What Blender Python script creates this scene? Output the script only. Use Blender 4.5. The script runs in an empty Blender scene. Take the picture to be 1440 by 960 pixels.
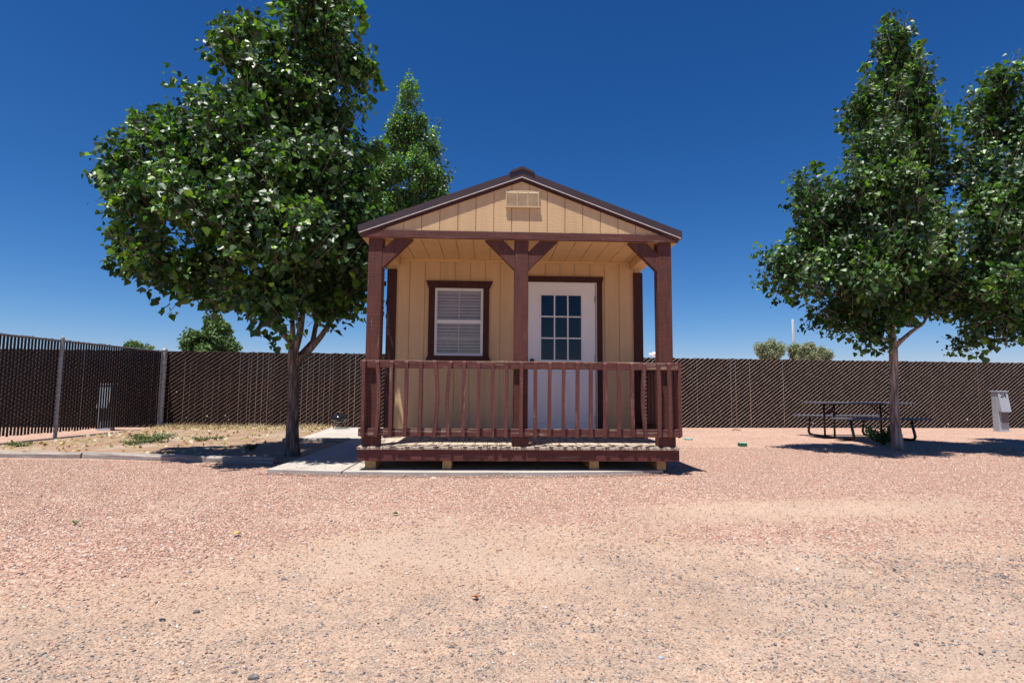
import bpy, math, random
import numpy as np
from mathutils import Vector, Matrix
R = random.Random(7)
NR = np.random.default_rng(11)
SC = bpy.context.scene
COL = SC.collection

# ------------------------------------------------------------------ camera
F_, PITCH, ROLL, YAW, CX, CY, CZ = 787.1, .0884, .0074, .0405, -.3527, -6.2271, .93
_fw = Vector((math.sin(YAW)*math.cos(PITCH), math.cos(YAW)*math.cos(PITCH), math.sin(PITCH)))
_r = Vector((math.cos(YAW), -math.sin(YAW), 0)); _u = _r.cross(_fw)
_r2 = _r*math.cos(ROLL)+_u*math.sin(ROLL); _u2 = -_r*math.sin(ROLL)+_u*math.cos(ROLL)
CAMP = Vector((CX, CY, CZ))
def at(x, y, Y=None, z=None):
    d = _fw + _r2*((x-720)/F_) - _u2*((y-480)/F_)
    t = (Y-CY)/d.y if Y is not None else (z-CZ)/d.z
    return CAMP + d*t
cd = bpy.data.cameras.new('camera'); cam = bpy.data.objects.new('camera', cd); COL.objects.link(cam)
cd.sensor_width = 36; cd.lens = 36*F_/1440; cd.clip_end = 20000; cd.clip_start = .05
m = Matrix((( _r2.x,_u2.x,-_fw.x,CX),( _r2.y,_u2.y,-_fw.y,CY),( _r2.z,_u2.z,-_fw.z,CZ),(0,0,0,1)))
cam.matrix_world = m
SC.camera = cam

# ------------------------------------------------------------------ light
SUNV = Vector((.17, .225, -1)).normalized()          # direction of travel
el = math.asin(-SUNV.z)
az = math.atan2(-SUNV.x, -SUNV.y)                   # from +Y clockwise
w = bpy.data.worlds.new('World'); SC.world = w; w.use_nodes = True
nt = w.node_tree; bg = nt.nodes['Background']
sky = nt.nodes.new('ShaderNodeTexSky'); sky.sky_type = 'NISHITA'; sky.sun_disc = False
sky.sun_elevation = el; sky.sun_rotation = az
sky.altitude = 1300; sky.air_density = 1.0; sky.dust_density = .6; sky.ozone_density = 4.5
sk_ = nt.nodes.new('ShaderNodeSeparateColor'); nt.links.new(sky.outputs[0], sk_.inputs[0])
cb_ = nt.nodes.new('ShaderNodeCombineColor')
for i_, (pw_, kk_) in enumerate(((2.0, .235), (1.35, .565), (1.1, 1.04))):     # deep polarised desert blue
    p_ = nt.nodes.new('ShaderNodeMath'); p_.operation = 'POWER'; p_.inputs[1].default_value = pw_; nt.links.new(sk_.outputs[i_], p_.inputs[0])
    q_ = nt.nodes.new('ShaderNodeMath'); q_.operation = 'MULTIPLY'; q_.inputs[1].default_value = kk_; nt.links.new(p_.outputs[0], q_.inputs[0])
    nt.links.new(q_.outputs[0], cb_.inputs[i_])
nt.links.new(cb_.outputs[0], bg.inputs[0]); bg.inputs[1].default_value = .057
sl = bpy.data.lights.new('sun', 'SUN'); sl.energy = 5.0; sl.angle = math.radians(.5); sl.color = (1, .95, .87)
so = bpy.data.objects.new('sun', sl); COL.objects.link(so)
so.rotation_euler = SUNV.to_track_quat('-Z', 'Y').to_euler()
SC.view_settings.view_transform = 'Standard'; SC.view_settings.look = 'None'
SC.view_settings.gamma = 1; SC.view_settings.use_curve_mapping = False
SC.view_settings.exposure = 0.62

# ------------------------------------------------------------------ materials
def newmat(name):
    m = bpy.data.materials.new(name); m.use_nodes = True
    return m, m.node_tree, m.node_tree.nodes['Principled BSDF']
def N(nt, t, **kw):
    n = nt.nodes.new(t)
    for k, v in kw.items():
        if k in n.inputs: n.inputs[k].default_value = v
        else: setattr(n, k, v)
    return n
def coords(nt, scale=(1,1,1), rot=(0,0,0)):
    tc = nt.nodes.new('ShaderNodeTexCoord'); mp = nt.nodes.new('ShaderNodeMapping')
    mp.inputs['Scale'].default_value = scale; mp.inputs['Rotation'].default_value = rot
    nt.links.new(tc.outputs['Object'], mp.inputs[0]); return mp.outputs[0]
def ramp(nt, fac, stops):
    r = nt.nodes.new('ShaderNodeValToRGB'); e = r.color_ramp.elements
    while len(e) < len(stops): e.new(.5)
    for i, (p, c) in enumerate(stops):
        e[i].position = p; e[i].color = (*c, 1) if len(c) == 3 else c
    nt.links.new(fac, r.inputs[0]); return r.outputs[0]
def mixc(nt, fac, a, b, blend='MIX'):
    n = nt.nodes.new('ShaderNodeMix'); n.data_type = 'RGBA'; n.blend_type = blend
    for sock, v in ((n.inputs[0], fac), (n.inputs[6], a), (n.inputs[7], b)):
        if isinstance(v, (int, float)): sock.default_value = v
        elif isinstance(v, tuple): sock.default_value = (*v, 1)
        else: nt.links.new(v, sock)
    return n.outputs[2]
def bump(nt, h, b, s=.4, d=.01):
    n = nt.nodes.new('ShaderNodeBump'); n.inputs['Strength'].default_value = s; n.inputs['Distance'].default_value = d
    nt.links.new(h, n.inputs['Height']); nt.links.new(n.outputs[0], b.inputs['Normal']); return n
def simple(name, c, rough=.6, metal=0, var=.12, scale=8, bs=.1, aniso=(1,1,1), spec=None, bd=.004):
    m, nt, b = newmat(name)
    v = coords(nt, aniso)
    n = N(nt, 'ShaderNodeTexNoise', Scale=scale, Detail=6, Roughness=.6); nt.links.new(v, n.inputs['Vector'])
    lo = tuple(x*(1-var*1.6) for x in c); hi = tuple(min(1, x*(1+var*1.6)) for x in c)
    nt.links.new(ramp(nt, n.outputs[0], [(.3, lo), (.7, hi)]), b.inputs['Base Color'])
    b.inputs['Roughness'].default_value = rough; b.inputs['Metallic'].default_value = metal
    if spec is not None: b.inputs['Specular IOR Level'].default_value = spec
    if bs: bump(nt, n.outputs[0], b, bs, bd)
    return m
def wood(name, c, axis='z', worn=0, wornc=(.32,.24,.17), rough=.65):
    """painted lumber: grain along an axis, saw marks across, paint rubbed off in places"""
    m, nt, b = newmat(name)
    s = {'z': (26, 26, 1.6), 'x': (1.6, 26, 26), 'y': (26, 1.6, 26)}[axis]
    g = N(nt, 'ShaderNodeTexNoise', Scale=1.6, Detail=8, Roughness=.65); nt.links.new(coords(nt, s), g.inputs['Vector'])
    s2 = {'z': (3, 3, 60), 'x': (60, 3, 3), 'y': (3, 60, 3)}[axis]
    g2 = N(nt, 'ShaderNodeTexNoise', Scale=1.5, Detail=3, Roughness=.6); nt.links.new(coords(nt, s2), g2.inputs['Vector'])
    g3 = N(nt, 'ShaderNodeTexNoise', Scale=2.3, Detail=5, Roughness=.6); nt.links.new(coords(nt), g3.inputs['Vector'])
    col = ramp(nt, g.outputs[0], [(.3, tuple(x*.62 for x in c)), (.5, c), (.72, tuple(x*1.35 for x in c))])
    col = mixc(nt, .55, col, ramp(nt, g2.outputs[0], [(.35, (.6,.6,.6)), (.6, (1,1,1)), (.8, (1.2,1.15,1.1))]), 'MULTIPLY')
    col = mixc(nt, .5, col, ramp(nt, g3.outputs[0], [(.3, (.72,.72,.72)), (.7, (1.15,1.12,1.1))]), 'MULTIPLY')
    if worn:
        k = N(nt, 'ShaderNodeTexNoise', Scale=3, Detail=8, Roughness=.75); nt.links.new(coords(nt, tuple(x*.35 for x in s)), k.inputs['Vector'])
        col = mixc(nt, ramp(nt, k.outputs[0], [(.62-worn*.3, (0,0,0)), (.70-worn*.3, (1,1,1))]), col, wornc)
    nt.links.new(col, b.inputs['Base Color']); b.inputs['Roughness'].default_value = rough
    b.inputs['Specular IOR Level'].default_value = .35
    a = N(nt, 'ShaderNodeMath', operation='ADD'); nt.links.new(g.outputs[0], a.inputs[0]); nt.links.new(g2.outputs[0], a.inputs[1])
    bump(nt, a.outputs[0], b, .5, .004)
    return m
BR = (.105, .034, .026)
M = {}
M['brown_v'] = wood('painted_post_wood', BR, 'z', .05)
M['brown_h'] = wood('painted_beam_wood', BR, 'x', .12)
M['brown_y'] = wood('painted_side_wood', BR, 'y', .1)
M['trim'] = wood('painted_trim', (.05, .012, .010), 'z', 0)
M['rail'] = wood('painted_rail_wood', (.12, .040, .035), 'x', .28)
M['baluster'] = wood('painted_baluster_wood', (.125, .043, .037), 'z', .14)
M['skirt'] = wood('painted_skirt_wood', (.12, .034, .030), 'x', .05)
M['deck'] = wood('worn_deck_wood', (.12, .07, .05), 'y', .72, (.46, .38, .30), .8)
M['raw'] = wood('raw_lumber', (.42, .27, .13), 'y', 0, rough=.8)
M['timber'] = wood('weathered_timber', (.30, .26, .24), 'x', .35, (.42, .38, .34), .9)
def siding():
    m, nt, b = newmat('tan_embossed_siding')
    g = N(nt, 'ShaderNodeTexNoise', Scale=2.2, Detail=6, Roughness=.6, Distortion=2.2); nt.links.new(coords(nt, (5, 5, 14)), g.inputs['Vector'])
    g2 = N(nt, 'ShaderNodeTexWave', Scale=8, Distortion=12, Detail=4); g2.bands_direction = 'Z'; nt.links.new(coords(nt, (.9, .9, 1.6)), g2.inputs['Vector'])
    n = N(nt, 'ShaderNodeTexNoise', Scale=1.3, Detail=6); nt.links.new(coords(nt), n.inputs['Vector'])
    c = ramp(nt, n.outputs[0], [(.3, (.54, .37, .205)), (.7, (.61, .425, .245))])
    stn = N(nt, 'ShaderNodeTexNoise', Scale=1.2, Detail=7, Roughness=.7); nt.links.new(coords(nt, (9, 9, .7)), stn.inputs['Vector'])
    c = mixc(nt, .55, c, ramp(nt, stn.outputs[0], [(.35, (.82,.80,.76)), (.55, (1,1,1)), (.75, (1.06,1.05,1.04))]), 'MULTIPLY')
    nt.links.new(c, b.inputs['Base Color']); b.inputs['Roughness'].default_value = .55; b.inputs['Specular IOR Level'].default_value = .3
    a = N(nt, 'ShaderNodeMath', operation='ADD'); nt.links.new(g.outputs[0], a.inputs[0]); nt.links.new(g2.outputs[1], a.inputs[1])
    bump(nt, a.outputs[0], b, .15, .004); return m
M['siding'] = siding()
M['ceiling'] = simple('tan_ceiling_panel', (.62, .41, .20), .6, scale=2, var=.05, bs=.1)
M['groove'] = simple('groove_shadow', (.20, .12, .06), .8)
M['roof'] = simple('brown_metal_roof', (.055, .034, .034), .38, .0, .08, 3, .03)
M['drip'] = simple('white_drip_edge', (.75, .75, .76), .35, 0, .03)
M['vent'] = simple('tan_vent', (.52, .40, .26), .5, 0, .05)
M['door'] = simple('white_door', (.72, .72, .74), .35, 0, .03, 2, .03)
M['vinyl'] = simple('white_vinyl', (.74, .73, .71), .35, 0, .03)
M['blind'] = simple('blind_slat', (.64, .53, .43), .5, 0, .06)
M['black'] = simple('black_metal', (.012, .012, .013), .4, 0, .1)
M['steel'] = simple('galvanised_steel', (.33, .34, .36), .5, .35, .25, 12, .1)
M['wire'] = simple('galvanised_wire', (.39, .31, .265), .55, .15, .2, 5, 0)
M['wire_dim'] = simple('shaded_wire', (.16, .15, .14), .6, .2, .2, 5, 0)  # darker copy of the wire: the left fence's shade put into its colour
M['slat'] = simple('brown_privacy_slat', (.017, .008, .0075), .6, 0, .3, 2.5, .05, (6, 6, .5), spec=.12)
M['slat_dark'] = simple('dark_privacy_slat', (.016, .009, .009), .5, 0, .3, 2.5, .05, (6, 6, .5), spec=.25)
M['pedestal'] = simple('grey_enamel', (.33, .36, .40), .45, 0, .06, 5, .03)
M['pedestal_dark'] = simple('grey_recess', (.11, .105, .11), .5, 0, .1)
M['ink'] = simple('black_number', (.01, .01, .012), .6, 0, 0, 1, 0)
M['plank'] = simple('dark_bench_plank', (.10, .095, .12), .45, 0, .35, 3, .15, (1, 14, 14))
M['greenbox'] = simple('green_plastic', (.03, .12, .07), .4)
M['greenlid'] = simple('faded_green_plastic', (.22, .42, .36), .45)
M['kettle'] = simple('kettle_enamel', (.012, .012, .014), .12, 0, 0, 1, 0)
M['ash'] = simple('ash_metal', (.35, .35, .36), .35, .7)
M['cloud'] = simple('cloud_white', (.9, .9, .92), 1, 0, .02, 1, 0)
M['stone'] = simple('pale_stone', (.50, .42, .34), .9, 0, .2, 30, .5)
M['dryleaf'] = simple('dry_leaf', (.30, .09, .02), .6)
M['yellowleaf'] = simple('yellow_leaf', (.60, .48, .08), .6)
M['freshleaf'] = simple('fallen_green_leaf', (.06, .12, .03), .5)
M['pole'] = simple('grey_pole', (.32, .33, .36), .6)
def glass(name, tint, refl):
    m, nt, b = newmat(name); nt.nodes.remove(b); out = nt.nodes['Material Output']
    t = nt.nodes.new('ShaderNodeBsdfTransparent'); t.inputs[0].default_value = (*tint, 1)
    g = nt.nodes.new('ShaderNodeBsdfGlossy'); g.inputs['Roughness'].default_value = .02; g.inputs[0].default_value = (.9,.95,1,1)
    n = N(nt, 'ShaderNodeTexNoise', Scale=2.5, Detail=1); nt.links.new(coords(nt), n.inputs['Vector'])
    bm = nt.nodes.new('ShaderNodeBump'); bm.inputs['Strength'].default_value = .15; bm.inputs['Distance'].default_value = .02
    nt.links.new(n.outputs[0], bm.inputs['Height']); nt.links.new(bm.outputs[0], g.inputs['Normal'])
    mx = nt.nodes.new('ShaderNodeMixShader'); mx.inputs[0].default_value = refl
    nt.links.new(t.outputs[0], mx.inputs[1]); nt.links.new(g.outputs[0], mx.inputs[2]); nt.links.new(mx.outputs[0], out.inputs[0]); return m
M['glass'] = glass('window_glass', (.86, .85, .83), .045)
M['doorglass'] = glass('door_glass', (.40, .38, .42), .035)
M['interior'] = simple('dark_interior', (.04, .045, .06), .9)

def bark(name, c1, c2, sc=1.0, d=.02):
    m, nt, b = newmat(name)
    g = N(nt, 'ShaderNodeTexNoise', Scale=7*sc, Detail=9, Roughness=.7, Distortion=.4); nt.links.new(coords(nt, (3.2, 3.2, .55)), g.inputs['Vector'])
    g2 = N(nt, 'ShaderNodeTexVoronoi', Scale=9*sc); g2.feature = 'DISTANCE_TO_EDGE'; nt.links.new(coords(nt, (2.6, 2.6, .35)), g2.inputs['Vector'])
    a = N(nt, 'ShaderNodeMath', operation='ADD'); nt.links.new(g.outputs[0], a.inputs[0]); nt.links.new(g2.outputs[0], a.inputs[1])
    nt.links.new(ramp(nt, a.outputs[0], [(.42, tuple(x*.45 for x in c1)), (.62, c1), (.85, c2)]), b.inputs['Base Color'])
    b.inputs['Roughness'].default_value = .9; b.inputs['Specular IOR Level'].default_value = .15
    bump(nt, a.outputs[0], b, .9, d); return m
M['bark'] = bark('furrowed_grey_bark', (.17, .13, .11), (.30, .24, .20))
M['bark_pale'] = bark('pale_smooth_bark', (.27, .21, .18), (.42, .35, .31), .7, .01)

def leafmat(name, rough=.45, trans=.24, spec=.55):
    m, nt, b = newmat(name)
    at_ = nt.nodes.new('ShaderNodeAttribute'); at_.attribute_name = 'tint'
    geo = nt.nodes.new('ShaderNodeNewGeometry')
    col = mixc(nt, geo.outputs['Backfacing'], at_.outputs['Color'], mixc(nt, .22, at_.outputs['Color'], (.12, .19, .09)))
    nt.links.new(col, b.inputs['Base Color']); b.inputs['Roughness'].default_value = rough; b.inputs['Specular IOR Level'].default_value = spec
    tr = nt.nodes.new('ShaderNodeBsdfTranslucent')
    nt.links.new(mixc(nt, 1.0, at_.outputs['Color'], (1.9, 2.1, .7), 'MULTIPLY'), tr.inputs[0])
    mx = nt.nodes.new('ShaderNodeMixShader'); mx.inputs[0].default_value = trans
    nt.links.new(b.outputs[0], mx.inputs[1]); nt.links.new(tr.outputs[0], mx.inputs[2])
    nt.links.new(mx.outputs[0], nt.nodes['Material Output'].inputs[0]); return m
M['leaf'] = leafmat('cottonwood_leaf'); M['leaf_far'] = leafmat('distant_leaf', .55, .2, .3)

# ------------------------------------------------------------------ mesh helpers
class MB:
    def __init__(s): s.v = []; s.f = []
    def box(s, x0, x1, y0, y1, z0, z1, ch=0):
        if ch:   # chamfered box: 24 verts via inset corners
            i = len(s.v)
            X = (x0, x1); Y = (y0, y1); Z = (z0, z1)
            idx = {}
            for a in (0,1):
                for b in (0,1):
                    for c in (0,1):
                        sx, sy, sz = (1,-1)[a], (1,-1)[b], (1,-1)[c]
                        for ax, p in enumerate([(X[a], Y[b]+sy*ch, Z[c]+sz*ch), (X[a]+sx*ch, Y[b], Z[c]+sz*ch), (X[a]+sx*ch, Y[b]+sy*ch, Z[c])]):
                            idx[(a,b,c,ax)] = len(s.v); s.v.append(p)
            g = lambda a,b,c,ax: idx[(a,b,c,ax)]
            for a in (0,1):
                q = [g(a,0,0,0), g(a,1,0,0), g(a,1,1,0), g(a,0,1,0)]; s.f.append(q if a else q[::-1])
                q = [g(0,a,0,1), g(0,a,1,1), g(1,a,1,1), g(1,a,0,1)]; s.f.append(q if a else q[::-1])
                q = [g(0,0,a,2), g(1,0,a,2), g(1,1,a,2), g(0,1,a,2)]; s.f.append(q if a else q[::-1])
            for a in (0,1):
                for b in (0,1):
                    k = (a == b)
                    q = [g(a,b,0,0), g(a,b,0,1), g(a,b,1,1), g(a,b,1,0)]; s.f.append(q[::-1] if k else q)
                    q = [g(a,0,b,0), g(a,0,b,2), g(a,1,b,2), g(a,1,b,0)]; s.f.append(q if k else q[::-1])
                    q = [g(0,a,b,1), g(0,a,b,2), g(1,a,b,2), g(1,a,b,1)]; s.f.append(q[::-1] if k else q)
            for a in (0,1):
                for b in (0,1):
                    for c in (0,1):
                        q = [g(a,b,c,0), g(a,b,c,1), g(a,b,c,2)]; s.f.append(q if (a+b+c) % 2 else q[::-1])
            return s
        i = len(s.v)
        s.v += [(x0,y0,z0),(x1,y0,z0),(x1,y1,z0),(x0,y1,z0),(x0,y0,z1),(x1,y0,z1),(x1,y1,z1),(x0,y1,z1)]
        s.f += [[i,i+3,i+2,i+1],[i+4,i+5,i+6,i+7],[i,i+1,i+5,i+4],[i+1,i+2,i+6,i+5],[i+2,i+3,i+7,i+6],[i+3,i,i+4,i+7]]
        return s
    def prism(s, poly, a, b, axis='y'):
        """extrude a polygon: axis y -> poly in (x,z); z -> (x,y); x -> (y,z)"""
        i = len(s.v); n = len(poly)
        for t in (a, b):
            for p in poly:
                s.v.append({'y': (p[0], t, p[1]), 'z': (p[0], p[1], t), 'x': (t, p[0], p[1])}[axis])
        s.f.append(list(range(i, i+n))); s.f.append(list(range(i+2*n-1, i+n-1, -1)))
        for k in range(n):
            j = (k+1) % n; s.f.append([i+k, i+n+k, i+n+j, i+j])
        return s
    def tube(s, pts, rad, n=8, cap=True):
        pts = [Vector(p) for p in pts]
        if not hasattr(rad, '__len__'): rad = [rad]*len(pts)
        i0 = len(s.v); up = None
        for k, p in enumerate(pts):
            d = (pts[min(k+1, len(pts)-1)]-pts[max(k-1, 0)]).normalized()
            if up is None: up = d.orthogonal().normalized()
            up = (up - d*up.dot(d)).normalized(); sd = d.cross(up)
            for j in range(n):
                a = 2*math.pi*j/n; s.v.append(tuple(p+(up*math.cos(a)+sd*math.sin(a))*rad[k]))
        for k in range(len(pts)-1):
            for j in range(n):
                a = i0+k*n+j; b = i0+k*n+(j+1) % n; s.f.append([a, b, b+n, a+n])
        if cap:
            s.f.append([i0+j for j in range(n)][::-1]); s.f.append([i0+(len(pts)-1)*n+j for j in range(n)])
        return s
    def lathe(s, prof, c=(0,0), n=24):
        i0 = len(s.v)
        for r, z in prof:
            for j in range(n):
                a = 2*math.pi*j/n; s.v.append((c[0]+r*math.cos(a), c[1]+r*math.sin(a), z))
        for k in range(len(prof)-1):
            for j in range(n):
                a = i0+k*n+j; b = i0+k*n+(j+1) % n; s.f.append([a, b, b+n, a+n])
        s.f.append([i0+j for j in range(n)][::-1]); s.f.append([i0+(len(prof)-1)*n+j for j in range(n)])
        return s
    def build(s, name, mat, parent=None, smooth=False, fix=True):
        me = bpy.data.meshes.new(name); me.from_pydata([tuple(v) for v in s.v], [], s.f)
        if fix:
            import bmesh
            b = bmesh.new(); b.from_mesh(me); bmesh.ops.recalc_face_normals(b, faces=b.faces); b.to_mesh(me); b.free()
        if smooth: me.polygons.foreach_set('use_smooth', [True]*len(me.polygons))
        me.materials.append(mat)
        o = bpy.data.objects.new(name, me); COL.objects.link(o)
        if parent: o.parent = parent; 
        return o
def tag(o, label=None, cat=None, group=None, kind=None):
    if label: o['label'] = label
    if cat: o['category'] = cat
    if group: o['group'] = group
    if kind: o['kind'] = kind
    return o
def empty(name, loc, label, cat, group=None):
    o = bpy.data.objects.new(name, None); COL.objects.link(o); o.location = loc; o.empty_display_size = .2
    return tag(o, label, cat, group)
def reparent(o, root):   # o built in world coordinates
    o.parent = root; o.matrix_parent_inverse = Matrix.Translation(-Vector(root.location)); return o
def numpy_mesh(name, verts, faces, mat, smooth=False):
    """faces: (n,k) int array"""
    me = bpy.data.meshes.new(name); n, k = faces.shape
    me.vertices.add(len(verts)); me.vertices.foreach_set('co', verts.astype(np.float32).ravel())
    me.loops.add(n*k); me.loops.foreach_set('vertex_index', faces.astype(np.int32).ravel())
    me.polygons.add(n); me.polygons.foreach_set('loop_start', (np.arange(n)*k).astype(np.int32)); me.polygons.foreach_set('loop_total', np.full(n, k, np.int32))
    if smooth: me.polygons.foreach_set('use_smooth', np.ones(n, bool))
    me.update(calc_edges=True); me.validate()
    me.materials.append(mat)
    o = bpy.data.objects.new(name, me); COL.objects.link(o); return o
def vcol(o, name, cols):
    a = o.data.color_attributes.new(name, 'FLOAT_COLOR', 'POINT')
    c = np.ones((len(cols), 4), np.float32); c[:, :cols.shape[1]] = cols; a.data.foreach_set('color', c.ravel())
_lat = NR.random((256, 256))
def noise(x, y, s=1.0, o=0):
    x = np.asarray(x)*s+o*17.3+100; y = np.asarray(y)*s+o*7.1+100
    xi = np.floor(x).astype(int); yi = np.floor(y).astype(int); fx = x-xi; fy = y-yi
    fx = fx*fx*(3-2*fx); fy = fy*fy*(3-2*fy); L = lambda a, b: _lat[a % 256, b % 256]
    return (L(xi, yi)*(1-fx)+L(xi+1, yi)*fx)*(1-fy)+(L(xi, yi+1)*(1-fx)+L(xi+1, yi+1)*fx)*fy
def fbm(x, y, s, o=0): return (noise(x,y,s,o)*.55+noise(x,y,s*2.1,o+1)*.28+noise(x,y,s*4.3,o+2)*.17)
def sstep(a, b, x): t = np.clip((x-a)/(b-a), 0, 1); return t*t*(3-2*t)

# ------------------------------------------------------------------ ground
def gz(x, y):
    x = np.asarray(x, float); y = np.asarray(y, float)
    z = -.03+.03*sstep(1, 4.5, y)+.046*sstep(1.3, .15, np.abs(y+.2))*sstep(3.2, 2.2, np.abs(x+.6))
    z = z+(fbm(x, y, .5, 3)-.5)*.03*sstep(.0, -1.0, y)*sstep(-40, -20, y)
    z = z+(fbm(x, y, 2.2, 5)-.5)*.018*sstep(-.2, -.8, y)
    z = z+1.5*sstep(11, 26, y)                       # bank beyond the fence
    return z
def zones(x, y):
    d = np.hypot(x-CX, y-CY)
    n = fbm(x, y, .75, 9)-.5
    yy = y-CY
    sand = sstep(5.2, 2.9, yy+n*2.0+.16*np.abs(x-.5)*(x < .5))
    band = np.exp(-((yy-4.7-.12*(x-2.5))/.32)**2)*sstep(.3, 1.8, x)*sstep(4.6, 3.2, x)
    sand = np.clip(sand+band*1.2, 0, 1)
    dust = sstep(.60, .74, fbm(x, y, 1.1, 21))*sstep(6, 5, yy)
    dust = np.maximum(dust, band*.9)
    grey = sstep(3.9, 2.2, yy-.25*x+(fbm(x, y, 1.6, 31)-.5)*2.6)
    return sand, grey, dust
def axis(a, b, st, far):
    c = list(np.arange(a, b+1e-6, st)); k = st
    lo = a; L = []
    while lo > -far: k *= 1.22; lo -= k; L.append(lo)
    k = st; hi = c[-1]; H = []
    while hi < far: k *= 1.22; hi += k; H.append(hi)
    return np.array(L[::-1]+c+H)
xs = axis(-9, 12, .07, 6000); ys = axis(-6, 9, .07, 6000)
gx, gy = np.meshgrid(xs, ys); gzv = gz(gx, gy)
nx, ny = len(xs), len(ys)
V = np.stack([gx.ravel(), gy.ravel(), gzv.ravel()], 1)
ii, jj = np.meshgrid(np.arange(nx-1), np.arange(ny-1)); b0 = (jj*nx+ii).ravel()
FQ = np.stack([b0, b0+1, b0+1+nx, b0+nx], 1)
def groundmat():
    m, nt, b = newmat('pink_gravel_ground')
    z = nt.nodes.new('ShaderNodeAttribute'); z.attribute_name = 'zone'
    sp = nt.nodes.new('ShaderNodeSeparateColor'); nt.links.new(z.outputs['Color'], sp.inputs[0])
    sand, grey, dust = sp.outputs[0], sp.outputs[1], sp.outputs[2]
    v = coords(nt)
    vor = N(nt, 'ShaderNodeTexVoronoi', Scale=80, Randomness=1); nt.links.new(v, vor.inputs['Vector'])
    sc = nt.nodes.new('ShaderNodeSeparateColor'); nt.links.new(vor.outputs['Color'], sc.inputs[0])
    pk = ramp(nt, sc.outputs[0], [(0, (.26,.155,.12)), (.16, (.42,.255,.20)), (.5, (.54,.335,.26)), (.72, (.62,.41,.32)), (.9, (.72,.56,.47)), (1, (.80,.72,.66))])
    vf = N(nt, 'ShaderNodeTexVoronoi', Scale=150, Randomness=1); nt.links.new(v, vf.inputs['Vector'])
    s2 = nt.nodes.new('ShaderNodeSeparateColor'); nt.links.new(vf.outputs['Color'], s2.inputs[0])
    sd = ramp(nt, s2.outputs[0], [(0, (.20,.13,.11)), (.10, (.40,.27,.20)), (.35, (.56,.40,.305)), (.8, (.63,.46,.355)), (1, (.74,.60,.50))])
    dark = ramp(nt, s2.outputs[1], [(0, (.16,.14,.13)), (.35, (.34,.27,.23)), (.7, (.52,.38,.29)), (1, (.62,.50,.42))])
    big = N(nt, 'ShaderNodeTexNoise', Scale=.9, Detail=6, Roughness=.6); nt.links.new(v, big.inputs['Vector'])
    fine = N(nt, 'ShaderNodeTexNoise', Scale=220, Detail=2, Roughness=.6); nt.links.new(v, fine.inputs['Vector'])
    mid = N(nt, 'ShaderNodeTexNoise', Scale=9, Detail=6, Roughness=.7); nt.links.new(v, mid.inputs['Vector'])
    sd = mixc(nt, .8, sd, ramp(nt, fine.outputs[0], [(.3, (.74,.72,.70)), (.7, (1.22,1.22,1.22))]), 'MULTIPLY')
    gm = N(nt, 'ShaderNodeMath', operation='MULTIPLY'); nt.links.new(grey, gm.inputs[0]); nt.links.new(ramp(nt, mid.outputs[0], [(.4,(0,0,0)),(.62,(1,1,1))]), gm.inputs[1])
    sd = mixc(nt, gm.outputs[0], sd, dark)
    # broken transition between gravel and sand
    t = N(nt, 'ShaderNodeMath', operation='ADD'); nt.links.new(sand, t.inputs[0]); 
    t0 = N(nt, 'ShaderNodeMath', operation='MULTIPLY_ADD'); t0.inputs[1].default_value = .9; t0.inputs[2].default_value = -.45; nt.links.new(mid.outputs[0], t0.inputs[0]); nt.links.new(t0.outputs[0], t.inputs[1])
    c = mixc(nt, ramp(nt, t.outputs[0], [(.35,(0,0,0)),(.68,(1,1,1))]), pk, sd)
    du = N(nt, 'ShaderNodeMath', operation='MULTIPLY'); du.inputs[1].default_value = .35; nt.links.new(dust, du.inputs[0])
    c = mixc(nt, du.outputs[0], c, (.64, .50, .41))
    c = mixc(nt, .6, c, ramp(nt, big.outputs[0], [(.3, (.84,.82,.80)), (.7, (1.12,1.1,1.08))]), 'MULTIPLY')
    c = mixc(nt, 1.0, c, (.80, .79, .775), 'MULTIPLY')
    nt.links.new(c, b.inputs['Base Color']); b.inputs['Roughness'].default_value = .95; b.inputs['Specular IOR Level'].default_value = .15
    inv = N(nt, 'ShaderNodeMath', operation='SUBTRACT'); inv.inputs[0].default_value = 1; nt.links.new(sand, inv.inputs[1])
    i2 = N(nt, 'ShaderNodeMath', operation='MULTIPLY_ADD'); i2.inputs[1].default_value = .8; i2.inputs[2].default_value = .25; nt.links.new(inv.outputs[0], i2.inputs[0])
    h = N(nt, 'ShaderNodeMath', operation='MULTIPLY'); nt.links.new(vor.outputs['Distance'], h.inputs[0]); nt.links.new(i2.outputs[0], h.inputs[1])
    h2 = N(nt, 'ShaderNodeMath', operation='MULTIPLY_ADD'); h2.inputs[1].default_value = -1; nt.links.new(h.outputs[0], h2.inputs[0]); nt.links.new(fine.outputs[0], h2.inputs[2])
    bump(nt, h2.outputs[0], b, .75, .010)
    return m
M['ground'] = groundmat()
g = numpy_mesh('ground', V, FQ, M['ground'], True)
vcol(g, 'zone', np.stack(zones(V[:,0], V[:,1]), 1)); tag(g, kind='structure')

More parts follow.
